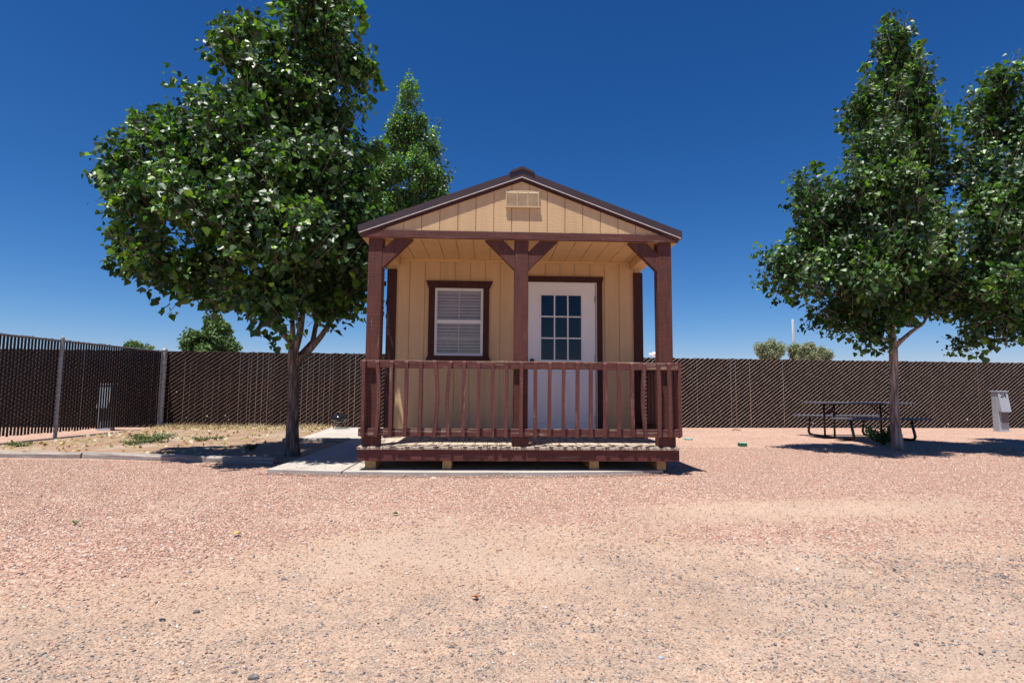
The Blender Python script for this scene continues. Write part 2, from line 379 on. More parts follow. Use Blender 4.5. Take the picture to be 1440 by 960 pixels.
# ---- loose gravel: real crushed stones, one uncountable mass
def pebbles(name, P, S, C, mat):
    n = len(P)
    base = np.array([(1,0,0),(-1,0,0),(0,1,0),(0,-1,0),(0,0,1),(0,0,-1)], float)
    T = np.array([(0,2,4),(2,1,4),(1,3,4),(3,0,4),(2,0,5),(1,2,5),(3,1,5),(0,3,5)])
    v = base[None]*(.7+.6*NR.random((n,6,1)))+NR.normal(0,.16,(n,6,3))
    a = NR.random(n)*6.283; ca, sa = np.cos(a), np.sin(a)
    X = v[:,:,0]*ca[:,None]-v[:,:,1]*sa[:,None]; Y = v[:,:,0]*sa[:,None]+v[:,:,1]*ca[:,None]
    v = np.stack([X, Y*(.6+.4*NR.random((n,1))), v[:,:,2]*(.45+.35*NR.random((n,1)))], 2)
    tl = NR.normal(0,.35,(n,1)); v[:,:,2] += v[:,:,0]*tl
    v = v*S[:,None,None]+P[:,None,:]
    f = (T[None]+np.arange(n)[:,None,None]*6).reshape(-1,3)
    o = numpy_mesh(name, v.reshape(-1,3), f, mat)
    vcol(o, 'tint', np.repeat(C, 6, 0)); return o
def pebmat():
    m, nt, b = newmat('crushed_stone')
    a = nt.nodes.new('ShaderNodeAttribute'); a.attribute_name = 'tint'
    n = N(nt, 'ShaderNodeTexNoise', Scale=160, Detail=3); nt.links.new(coords(nt), n.inputs['Vector'])
    nt.links.new(mixc(nt, .4, a.outputs['Color'], ramp(nt, n.outputs[0], [(.3,(.75,.75,.75)),(.7,(1.2,1.2,1.2))]), 'MULTIPLY'), b.inputs['Base Color'])
    b.inputs['Roughness'].default_value = .85; b.inputs['Specular IOR Level'].default_value = .25; return m
M['pebble'] = pebmat()
def onpad(x, y):
    pad = (x > -2.86) & (x < 1.66) & (y > -.2) & (y < 7.5) & (y > -.19+.09*np.abs(x+.4)**1.6*.5)
    pat = (x > -4.3) & (x < -2.7) & (y > 3.7) & (y < 7.5)
    bed = (x > -9) & (x < -2.8) & (y > 1.78-.19*(x+5.9)*(x > -5.9)-.12) & (y < 8) & (x > -7.9-.12*(y-3))
    return pad | pat | bed
nS = 480000
dd = np.sqrt(NR.random(nS)*(9.6**2-1.1**2)+1.1**2); tt = (NR.random(nS)*2-1)*1.08
px_ = CX+dd*(tt+math.tan(YAW)); py_ = CY+dd
sand, grey, dust = zones(px_, py_)
clump = fbm(px_, py_, 3.0, 41)
dens = (1-sand)*(.55+.75*clump)*(1-.45*dust)+sand*(.42+.75*grey*sstep(.30,.62,clump)+.10*clump)
dens *= sstep(10.5, 6.5, dd)*.55+.45
keep = (NR.random(nS) < dens*.85) & ~onpad(px_, py_)
px_, py_, sand, grey, dd = px_[keep], py_[keep], sand[keep], grey[keep], dd[keep]
n = len(px_)
S = np.where(NR.random(n) < sand, .0026+.0060*NR.random(n)**3.2, .0048+.0062*NR.random(n)**1.6)
big = NR.random(n) < .012; S[big] *= 1.7
pal = np.array([(.56,.34,.265),(.49,.285,.22),(.64,.43,.34),(.40,.24,.19),(.72,.57,.48),(.52,.37,.28),(.82,.75,.68),(.28,.19,.16)])
C = pal[NR.choice(8, n, p=[.24,.2,.19,.12,.1,.08,.03,.04])]
gp = np.array([(.19,.195,.21),(.13,.13,.14),(.24,.23,.23),(.36,.33,.31),(.62,.60,.57),(.30,.20,.16),(.48,.34,.26)])
isg = NR.random(n) < (grey*.50*sand+.03+.10*sand)
C = np.where(isg[:,None], gp[NR.choice(7, n, p=[.22,.16,.2,.14,.08,.1,.1])], C)
C = C*(.66+.24*NR.random((n,1)))
pz = gz(px_, py_)+S*.12
# stones heaped against the slab edge and kicked up on top of it
ne = 2600; ex = -2.85+4.5*NR.random(ne); ef_ = np.interp(ex, [-2.85,-2.3,-1.9,-1.2,-.5,.3,.9,1.6], [.06,-.05,-.10,-.145,-.155,-.135,-.075,.05]); ed = NR.random(ne)**1.6; ey = ef_-.004-.09*ed; ez = gz(ex, ey)+.006+.014*NR.random(ne)*(1-ed)
nt_ = 420; tx = np.where(NR.random(nt_) < .6, -2.75+1.2*NR.random(nt_), -1.9+3.4*NR.random(nt_)); ty = np.where(tx < -1.75, -.12+2.2*NR.random(nt_)**2.2, -.12+.12*NR.random(nt_)); ty = ty+.14; tz = np.full(nt_, .067)
eS = .004+.007*NR.random(ne+nt_)**1.4; eC = pal[NR.choice(8, ne+nt_, p=[.24,.2,.19,.12,.1,.08,.03,.04])]*(.66+.24*NR.random((ne+nt_,1)))
px_ = np.concatenate([px_, ex, tx]); py_ = np.concatenate([py_, ey, ty]); pz = np.concatenate([pz, ez, tz]); S = np.concatenate([S, eS]); C = np.concatenate([C, eC])
pb = pebbles('loose_gravel', np.stack([px_, py_, pz], 1), S, C, M['pebble'])
tag(pb, 'loose crushed pink gravel with grey pebbles lying on the ground', 'gravel', kind='stuff')

# ---- dirt bed inside the timbers
def inpoly(x, y, P):
    c = np.zeros(x.shape, bool); j = len(P)-1
    for i in range(len(P)):
        xi, yi = P[i]; xj, yj = P[j]
        c ^= ((yi > y) != (yj > y)) & (x < (xj-xi)*(y-yi)/(yj-yi+1e-12)+xi); j = i
    return c
def polysheet(name, P, zf, mat, step=.15, drop=.12):
    """a filled polygon sheet with a skirt, gridded so it follows the relief"""
    import bmesh
    bm = bmesh.new(); vs = []
    pts = []
    for i in range(len(P)):
        a = Vector(P[i]); b = Vector(P[(i+1) % len(P)]); k = max(1, int((b-a).length/step))
        for t in range(k): pts.append(a.lerp(b, t/k))
    vs = [bm.verts.new((p.x, p.y, 0)) for p in pts]; bm.faces.new(vs)
    xs_ = [p.x for p in pts]; ys_ = [p.y for p in pts]
    x = min(xs_)+step
    while x < max(xs_): bmesh.ops.bisect_plane(bm, geom=bm.verts[:]+bm.edges[:]+bm.faces[:], plane_co=(x,0,0), plane_no=(1,0,0)); x += step
    y = min(ys_)+step
    while y < max(ys_): bmesh.ops.bisect_plane(bm, geom=bm.verts[:]+bm.edges[:]+bm.faces[:], plane_co=(0,y,0), plane_no=(0,1,0)); y += step
    for v in bm.verts: v.co.z = float(zf(v.co.x, v.co.y))
    be = [e for e in bm.edges if len(e.link_faces) == 1]
    r = bmesh.ops.extrude_edge_only(bm, edges=be)
    for q in r['geom']:
        if isinstance(q, bmesh.types.BMVert): q.co.z -= drop
    bmesh.ops.recalc_face_normals(bm, faces=bm.faces)
    me = bpy.data.meshes.new(name); bm.to_mesh(me); bm.free(); me.materials.append(mat)
    o = bpy.data.objects.new(name, me); COL.objects.link(o)
    return tag(o, kind='structure')
def dirtmat():
    m, nt, b = newmat('tan_dirt'); v = coords(nt)
    n1 = N(nt, 'ShaderNodeTexNoise', Scale=1.4, Detail=8, Roughness=.65); nt.links.new(v, n1.inputs['Vector'])
    n2 = N(nt, 'ShaderNodeTexNoise', Scale=30, Detail=6, Roughness=.75); nt.links.new(v, n2.inputs['Vector'])
    c = ramp(nt, n1.outputs[0], [(.3, (.30,.165,.11)), (.5, (.32,.215,.145)), (.7, (.40,.325,.255))])
    c = mixc(nt, .8, c, ramp(nt, n2.outputs[0], [(.3, (.5,.47,.42)), (.6, (1.1,1.1,1.1))]), 'MULTIPLY')
    nt.links.new(c, b.inputs['Base Color']); b.inputs['Roughness'].default_value = .95; bump(nt, n2.outputs[0], b, .8, .02); return m
M['dirt'] = dirtmat()
DIRT = [(-8.3,1.98),(-5.9,1.86),(-3.1,1.32),(-2.81,1.27),(-2.77,3.93),(-3.74,3.93),(-4.10,7.0),(-4.1,7.86),(-8.1,7.62),(-7.95,6.5),(-7.95,3.1)]
def dz(x, y): return gz(x, y)+.022+.03*(fbm(x, y, 1.6, 61)-.5)
polysheet('dirt_bed', DIRT, dz, M['dirt'], .14, .1)

# ---- concrete path and pad
def concrete():
    m, nt, b = newmat('broom_concrete'); v = coords(nt)
    n1 = N(nt, 'ShaderNodeTexNoise', Scale=1.7, Detail=8, Roughness=.65); nt.links.new(v, n1.inputs['Vector'])
    n2 = N(nt, 'ShaderNodeTexNoise', Scale=90, Detail=4, Roughness=.7); nt.links.new(v, n2.inputs['Vector'])
    c = ramp(nt, n1.outputs[0], [(.3, (.36,.325,.29)), (.7, (.49,.45,.41))])
    c = mixc(nt, .5, c, ramp(nt, n2.outputs[0], [(.3, (.75,.75,.75)), (.7, (1.1,1.1,1.1))]), 'MULTIPLY')
    n3 = N(nt, 'ShaderNodeTexNoise', Scale=5, Detail=8, Roughness=.75, Distortion=.6); nt.links.new(v, n3.inputs['Vector'])
    c = mixc(nt, .7, c, ramp(nt, n3.outputs[0], [(.32, (.70,.64,.60)), (.48, (1,1,1))]), 'MULTIPLY')
    nt.links.new(c, b.inputs['Base Color']); b.inputs['Roughness'].default_value = .9; bump(nt, n2.outputs[0], b, .5, .004); return m
M['concrete'] = concrete()
def padz(x, y): return .065+.012*noise(x, y, .7, 5)*0+.004*noise(x, y, 2.1, 8)
polysheet('concrete_path', [(-2.74,.03),(-2.3,-.05),(-1.915,-.10),(-1.90,7.0),(-3.97,6.98),(-3.70,3.98),(-2.74,3.98)], padz, M['concrete'], .4, .14)
polysheet('concrete_pad', [(-1.90,-.10),(-1.2,-.145),(-.5,-.155),(.3,-.135),(.9,-.075),(1.60,.05),(1.60,7.0),(-1.885,7.0)], lambda x, y: padz(x, y)-.003, M['concrete'], .4, .14)

# ------------------------------------------------------------------ cabin
CAB = empty('cabin', (0, 0, 0), 'small tan wooden cabin with dark brown trim, gabled metal roof and railed front porch', 'cabin')
D = 1.275; YB = 5.35; W2 = 1.715; ZB = .17; ZC = 2.695; SL = .373; APEX = 3.445
def P_(mb, name, mat, parent=CAB, **k): return mb.build(name, mat, parent, **k)
# walls ---------------------------------------------------------------
WIN = (-1.09, -.442, 1.395, 2.307)
wl = MB()
def boards_front(mb, y0, y1, x0, x1, z0f, z1f, pitch=.2032, gap=.009, off=0, hole=None):
    k = math.floor((x0-off)/pitch)
    while off+k*pitch < x1:
        a = max(x0, off+k*pitch+gap/2); b = min(x1, off+(k+1)*pitch-gap/2); k += 1
        if b-a < .005: continue
        za, zb_ = z0f, z1f
        tops = (zb_(a), zb_(b)) if callable(zb_) else (zb_, zb_)
        if hole and b > hole[0] and a < hole[1]:
            ha, hb = max(a, hole[0]), min(b, hole[1])
            mb.box(ha, hb, y0, y1, za, hole[2]); mb.box(ha, hb, y0, y1, hole[3], tops[0])
            if a < hole[0]: mb.box(a, hole[0], y0, y1, za, tops[0])
            if b > hole[1]: mb.box(hole[1], b, y0, y1, za, tops[0])
        else:
            poly = [(a, za), (b, za), (b, tops[1])]
            if callable(zb_) and a < 0 < b: poly.append((0, zb_(0)))
            poly.append((a, tops[0])); mb.prism(poly, y0, y1)
boards_front(wl, D, D+.010, -W2, W2, ZB, ZC-.001, off=-.01, hole=WIN)
for (a, b_, c_, d_) in ((-W2, WIN[0], ZB, ZC-.001), (WIN[1], W2, ZB, ZC-.001), (WIN[0], WIN[1], ZB, WIN[2]), (WIN[0], WIN[1], WIN[3], ZC-.001)):
    wl.box(a, b_, D+.0105, D+.09, c_, d_)
P_(wl, 'front_wall', M['siding'])
for sx in (-1, 1):
    sw = MB(); k = D+.1
    sw.box(*sorted((sx*(W2-.02), sx*(W2-.09))), D+.0905, YB, ZB, ZC+.03)
    while k < YB-.01:
        sw.box(*sorted((sx*(W2-.0195), sx*W2)), k, min(k+.194, YB), ZB, ZC+.03); k += .2032
    P_(sw, 'side_wall', M['siding'])
bw = MB(); bw.prism([(-W2+.1, ZB), (W2-.1, ZB), (W2-.1, 2.74), (0, 3.36), (-W2+.1, 2.74)], YB-.09, YB-.001); P_(bw, 'rear_wall', M['siding'])
P_(MB().box(-W2+.095, W2-.095, D+.095, YB-.1, ZB+.01, ZB+.14), 'floor', M['interior'])
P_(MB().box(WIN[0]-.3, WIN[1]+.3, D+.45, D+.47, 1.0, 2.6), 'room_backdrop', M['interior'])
# corner trim
for sx, xa in ((-1, -1.722), (1, 1.722)):
    P_(MB().box(min(xa, xa-sx*.115), max(xa, xa-sx*.115), D-.026, D-.001, ZB-.01, ZC-.14, .003), 'corner_trim', M['trim'])
    P_(MB().box(min(xa, xa+sx*.012), max(xa, xa+sx*.012), D-.020, D+.09, ZB-.01, ZC-.14, .003), 'corner_trim', M['trim'])
# ceiling -------------------------------------------------------------
cl = MB(); k = -1.72+.02
off = .05
i = math.floor((-1.66-off)/.2032)
while off+i*.2032 < 1.66:
    a = max(-1.66, off+i*.2032+.004); b_ = min(1.66, off+(i+1)*.2032-.004); i += 1
    if b_-a > .01: cl.box(a, b_, .02, D-.002, 2.70, 2.712)
cl.box(-1.66, 1.66, .02, D-.002, 2.713, 2.74)
P_(cl, 'porch_ceiling', M['ceiling'])
# side headers (tan boxed beam along each open side)
for sx in (-1, 1):
    xa, xb = sorted((sx*1.565, sx*1.725))
    P_(MB().box(xa, xb, .157, D-.03, 2.60, 2.699, .004), 'side_header', M['ceiling'])
P_(MB().box(-1.5645, 1.5645, D-.022, D-.001, 2.668, 2.699), 'ceiling_molding', M['ceiling'])
# deck ------------------------------------------------------------------
dk = MB(); x = -1.775; rr = random.Random(3)
while x < 1.76:
    wd = .138; lift = rr.uniform(-.002, .002)
    dk.box(x, min(x+wd, 1.775), -.034-rr.uniform(0, .012), D-.03, .290+lift, .322+lift, .004); x += wd+.0035
P_(dk, 'porch_deck', M['deck'])
P_(MB().box(-1.765, 1.765, -.020, .02, ZB-.002, .2885, .003), 'skirt_board', M['skirt'])
for sx in (-1, 1):
    P_(MB().box(*sorted((sx*1.765, sx*1.728)), .0215, YB-.1, ZB-.002, .2885, .003), 'skirt_board', M['skirt'])
j = MB()
for k in range(9): j.box(-1.72+k*.43-.019+.01, -1.72+k*.43+.019-.01+.02, .03, YB-.2, ZB+.002, .286)
P_(j, 'floor_joist', M['raw'])
for xa, xb in ((-1.70, -1.585), (-.855, -.755), (.775, .88), (1.53, 1.635)):
    P_(MB().box(xa, xb, .05, .46, .067, ZB-.004, .006), 'support_block', M['raw'])
# posts ----------------------------------------------------------------
for xa, xb in ((-1.720, -1.562), (-.078, .080), (1.562, 1.720)):
    mb = MB().box(xa, xb, .0, .155, .3235, 2.634, .006)
    P_(mb, 'porch_post', M['brown_v'])
    P_(MB().box(xa-.012, xb+.012, -.012, .168, .3235, .43, .004), 'post_base', M['brown_v'])
# beam
P_(MB().box(-1.795, 1.795, -.036, -.002, 2.634, 2.722, .003), 'front_beam', M['brown_h'])
P_(MB().box(-1.72, 1.72, .0, .018, 2.6345, 2.70), 'inner_beam', M['ceiling'])
P_(MB().box(-1.72, 1.72, -.0015, .0195, 2.7005, 2.715), 'beam_cap', M['siding'])
# knee braces
def brace(xp, s):
    a = .335; b_ = .125
    poly = [(xp, 2.633-a), (xp+s*a, 2.633), (xp+s*b_, 2.633), (xp, 2.633-b_)]
    # band between the outer diagonal and an inner parallel diagonal
    P_(MB().prism(poly, .003, .085), 'knee_brace', M['brown_v'])
brace(-1.5615, 1); brace(-.0785, -1); brace(.0805, 1); brace(1.5615, -1)
# gable ------------------------------------------------------------------
zt = lambda x: APEX-.115-SL*abs(x)
gb = MB(); gbk = MB()
XE = (APEX-.115-2.7225)/SL
boards_front(gb, -.012, -.002, -XE+.004, XE-.004, 2.7225, zt, off=-.115)
gb.prism([(-XE+.03, 2.7225), (XE-.03, 2.7225), (0, zt(0)-.006)], -.0015, .018)
GP = P_(gb, 'gable_siding', M['siding'])
# vent
vx0, vx1, vz0, vz1 = -.185, .203, 3.02, 3.205
vt = P_(MB().box(vx0, vx1, -.028, -.0125, vz0, vz1, .003), 'gable_vent', M['vent'], GP)
lv = MB(); wv = (vx1-vx0-.05)/3
fr = MB()
for k in range(3):
    a = vx0+.015+k*(wv+.01); z = vz0+.012
    while z < vz1-.02:
        lv.prism([(-.0285, z), (-.036, z-.001), (-.0365, z+.002), (-.0285, z+.009)], a, a+wv, 'x'); z += .013
lv.build('vent_louvre', M['pedestal_dark'].copy() if False else M['vent'], GP)
for k in range(4): fr.box(vx0+.003+k*(wv+.01), vx0+.013+k*(wv+.01), -.040, -.0285, vz0, vz1)
fr.box(vx0-.006, vx1+.006, -.046, -.0285, vz0-.014, vz0-.0005)
fr.build('vent_frame', M['vent'], GP)
# roof --------------------------------------------------------------------
E_ = 1.83; YF = -.044; YR = YB+.08
def slab(mb, y0, y1, top, th, x0=0, x1=E_):
    for s in (-1, 1):
        mb.prism([(s*x0, top-SL*x0), (s*x1, top-SL*x1), (s*x1, top-SL*x1-th), (s*x0, top-SL*x0-th)], y0, y1)
rf = MB(); slab(rf, YF+.02, YR, APEX, .028)
# standing ribs of the panel roof
for s in (-1, 1):
    yy = .15
    while yy < YR-.1:
        rf.prism([(s*.05, APEX-SL*.05-.001), (s*E_, APEX-SL*E_-.001), (s*E_, APEX-SL*E_+.02), (s*.05, APEX-SL*.05+.02)], yy, yy+.035); yy += .2286
RF = P_(rf, 'roof', M['roof'])
rt = MB(); slab(rt, YF, YF+.0195, APEX+.004, .086, 0, E_+.006); slab(rt, YF+.02, YF+.16, APEX+.0045, .004, 0, E_+.006)
rt.build('rake_trim', M['roof'], RF)
de = MB(); slab(de, YF-.006, YF+.018, APEX-.0825, .005, 0, E_-.01); de.build('drip_edge', M['drip'], RF)
fc = MB(); slab(fc, YF+.010, -.013, APEX-.0915, .036, 0, E_-.035); fc.build('rake_fascia', M['trim'], RF)
rs = MB(); slab(rs, -.0125, YR-.02, APEX-.030, .045, 0, E_-.02); rs.build('roof_sheathing', M['raw'], RF)
for s in (-1, 1): MB().box(*sorted((s*(E_-.018), s*E_)), YF+.021, YR-.001, APEX-SL*E_-.085, APEX-SL*E_-.03).build('eave_fascia', M['brown_y'], RF)
rc = MB()
for s in (-1, 1):
    rc.prism([(0, APEX+.040), (s*.13, APEX+.034-SL*.13), (s*.145, APEX+.008-SL*.145), (0, APEX+.0055)], YF-.012, YR+.01)
rc.build('ridge_cap', M['roof'], RF)
# soffit blocks
for s in (-1, 1): P_(MB().box(*sorted((s*1.7265, s*1.808)), -.001, YB, 2.652, 2.668), 'soffit', M['ceiling'])
# window -----------------------------------------------------------------
WN = P_(MB().prism([(-1.178, 2.308), (-.355, 2.308), (-.312, 2.403), (-1.212, 2.403)], D-.040, D-.001), 'window', M['trim'])
tr = MB(); tr.box(-1.172, -1.0925, D-.032, D-.001, 1.395, 2.3075, .003); tr.box(-.4395, -.362, D-.032, D-.001, 1.395, 2.3075, .003)
tr.prism([(-1.205, 1.318), (-.33, 1.318), (-.362, 1.3945), (-1.172, 1.3945)], D-.040, D-.001); tr.build('window_trim', M['trim'], WN)
fr = MB(); x0, x1, z0, z1 = WIN
def frame(mb, x0, x1, z0, z1, t, y0, y1, ch=0):
    mb.box(x0, x0+t, y0, y1, z0, z1, ch); mb.box(x1-t, x1, y0, y1, z0, z1, ch)
    mb.box(x0+t, x1-t, y0, y1, z0, z0+t, ch); mb.box(x0+t, x1-t, y0, y1, z1-t, z1, ch)
frame(fr, x0, x1, z0, z1, .022, D-.014, D+.05)
zm = 1.857
fr.box(x0+.0222, x1-.0222, D-.002, D+.02, zm-.014, zm+.014)
frame(fr, x0+.0222, x1-.0222, zm+.0145, z1-.0222, .010, D+.002, D+.018)
frame(fr, x0+.0222, x1-.0222, z0+.0222, zm-.0145, .012, D+.006, D+.022)
fr.build('window_frame', M['vinyl'], WN)
mt = MB(); xm = (x0+x1)/2
for (a, b_) in ((zm+.025, z1-.033), (z0+.035, zm-.027)):
    mt.box(xm-.006, xm+.006, D+.0125, D+.0165, a, b_); 
    zz = (a+b_)/2; mt.box(x0+.033, xm-.0063, D+.0125, D+.0165, zz-.006, zz+.006); mt.box(xm+.0063, x1-.033, D+.0125, D+.0165, zz-.006, zz+.006)
mt.build('window_muntin', M['vinyl'], WN)
MB().box(x0+.03, x1-.03, D+.010, D+.0118, z0+.03, z1-.03).build('window_pane', M['glass'], WN)
bl = MB(); z = z0+.03; rr = random.Random(5)
while z < z1-.06:
    a = rr.uniform(-.0015, .0015)
    bl.prism([(D+.036, z+.033+a), (D+.056, z+a), (D+.058, z+.001+a), (D+.038, z+.034+a)], x0+.03, x1-.03, 'x'); z += .042
bl.box(x0+.03, x1-.03, D+.035, D+.075, z1-.055, z1-.023)
for xx in (x0+.16, x1-.16): bl.box(xx-.001, xx+.001, D+.031, D+.0325, z0+.03, z1-.05)
bl.build('window_blind', M['blind'], WN)
# door ---------------------------------------------------------------------
DX0, DX1, DZ0, DZ1 = .165, 1.076, .335, 2.394
gx0, gx1, gz0, gz1 = .343, .885, 1.353, 2.228
dr = MB()
yd0, yd1 = D-.018, D-.0015
dr.box(DX0, gx0-.0, yd0, yd1, DZ0, DZ1); dr.box(gx1, DX1, yd0, yd1, DZ0, DZ1)
dr.box(gx0, gx1, yd0, yd1, gz1, DZ1); dr.box(gx0, gx1, yd0, yd1, DZ0, gz0)
DR = P_(dr, 'door', M['door'])
mo = MB(); frame(mo, gx0-.028, gx1+.028, gz0-.028, gz1+.028, .022, yd0-.008, yd0-.0003, .003)
pw = (gx1-gx0)/3; ph = (gz1-gz0)/3
for k in (1, 2): mo.box(gx0+k*pw-.009, gx0+k*pw+.009, yd0-.005, yd0+.004, gz0, gz1)
for k in (1, 2):
    for q in range(3): mo.box(gx0+q*pw+(.0093 if q else 0), gx0+(q+1)*pw-(.0093 if q < 2 else 0), yd0-.005, yd0+.004, gz0+k*ph-.009, gz0+k*ph+.009)
mo.build('door_muntin', M['door'], DR)
MB().box(gx0+.0005, gx1-.0005, yd0+.006, yd0+.008, gz0+.0005, gz1-.0005).build('door_glass', M['doorglass'], DR)
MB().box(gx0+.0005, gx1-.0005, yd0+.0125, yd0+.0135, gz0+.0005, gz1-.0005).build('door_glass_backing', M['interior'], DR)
pn = MB()
for (a, b_) in ((.265, .585), (.655, .975)):
    frame(pn, a, b_, .52, 1.19, .016, yd0-.006, yd0-.0003, .0025); pn.box(a+.06, b_-.06, yd0-.005, yd0-.0003, .58, 1.13, .003)
pn.build('door_panel', M['door'], DR)
kb = MB(); kb.lathe([(.030, 0), (.032, .004), (.012, .008), (.011, .03), (.024, .036), (.029, .048), (.026, .060), (.012, .066)], n=18)
ko = kb.build('door_knob', M['black'], DR, smooth=True); ko.location = (.222, yd0, 1.335); ko.rotation_euler = (math.pi/2, 0, 0)
for zz in (2.18, 1.37, .56):
    MB().box(DX1-.012, DX1+.016, yd0-.009, yd0-.0005, zz-.05, zz+.05, .002).build('door_hinge', M['steel'], DR)
jm = MB(); jm.box(DX1+.0165, DX1+.024, D-.026, D-.001, .33, DZ1+.012); jm.box(DX0-.012, DX0-.001, D-.026, D-.001, .33, DZ1+.012); jm.box(DX0-.0008, DX1+.0163, D-.026, D-.001, DZ1+.001, DZ1+.012)
jm.build('door_jamb', M['vinyl'], DR)
dt = MB(); dt.box(DX1+.0245, DX1+.098, D-.034, D-.001, .3235, DZ1+.0125, .003); dt.box(DX0-.09, DX0-.0125, D-.034, D-.001, .3235, DZ1+.0125, .003)
dt.prism([(DX0-.09, DZ1+.013), (DX1+.098, DZ1+.013), (DX1+.118, DZ1+.092), (DX0-.11, DZ1+.092)], D-.042, D-.001)
dt.build('door_trim', M['trim'], DR)
MB().box(DX0-.0, DX1+.0, D-.06, D-.0195, .3235, .342, .004).build('door_threshold', M['ash'], DR)
# railing --------------------------------------------------------------------
RL = P_(MB().box(-1.765, 1.765, -.040, -.0005, 1.173, 1.258, .004), 'front_railing', M['rail'])
MB().box(-1.765, 1.765, -.040, -.013, .432, .518, .004).build('bottom_rail', M['rail'], RL)
tops = [514.5,532.5,552.5,573,593,612,634,653,673,693,713,733,752.5,773,792.5,812,831,851,870,889,907.5,927,942]
bots = [512,529.5,550,570,590,610,631,651,672,692,711,732,752,772,792,811,831,851,871,891,910,929,945]
bows = [.0,.03,.0,.006,.004,.035,-.028,.0,.003,.0,0,0,.002,0,0,.004,0,.005,.004,-.004,.0-.028,.004,.004]
def baluster(parent, xt, xb, bow, y0=-.080, side=None, rr=R):
    mb = MB(); n = 12; wd = .0195+rr.uniform(-.001, .001)
    z0, z1 = .424+rr.uniform(-.006, .006), 1.256+rr.uniform(-.003, .008); yb = rr.uniform(-.004, .004)
    st = []
    for k in range(n+1):
        t = k/n; c = xb+(xt-xb)*t+bow*math.sin(math.pi*t); dy = yb*math.sin(math.pi*t)
        z = z0+(z1-z0)*t; st.append((c, dy, z))
    i0 = len(mb.v)
    for k, (c, dy, z) in enumerate(st):
        cut = .018 if k in (0, n) else 0           # sawn bevel at both ends
        zf = z+(cut if k == 0 else -cut)
        for (sx, yy, zz) in ((-wd, 0, zf), (wd, 0, zf), (wd, .038, z), (-wd, .038, z)):
            if side is None: mb.v.append((c+sx, y0+yy+dy, zz))
            else: mb.v.append((side+.0785-yy-dy, c+sx, zz))
    for k in range(n):
        for j in range(4):
            a = i0+k*4+j; b_ = i0+k*4+(j+1) % 4; mb.f.append([a, b_, b_+4, a+4])
    mb.f.append([i0, i0+1, i0+2, i0+3]); mb.f.append([i0+n*4+q for q in range(4)])
    return mb.build('baluster', M['baluster'], parent)
for t_, b_, bw_ in zip(tops, bots, bows): baluster(RL, (t_-732.5)/127, (b_-732)/128.6, bw_)
SR = P_(MB().box(1.7215, 1.760, .0005, D-.03, 1.173, 1.258, .004), 'side_railing', M['brown_y'])
MB().box(1.7215, 1.760, .0005, D-.03, .432, .518, .004).build('bottom_rail', M['brown_y'], SR)
yy = -.015
while yy < D-.05: baluster(SR, yy+R.uniform(-.004, .004), yy+R.uniform(-.004, .004), R.uniform(-.008, .008), side=1.722); yy += .152

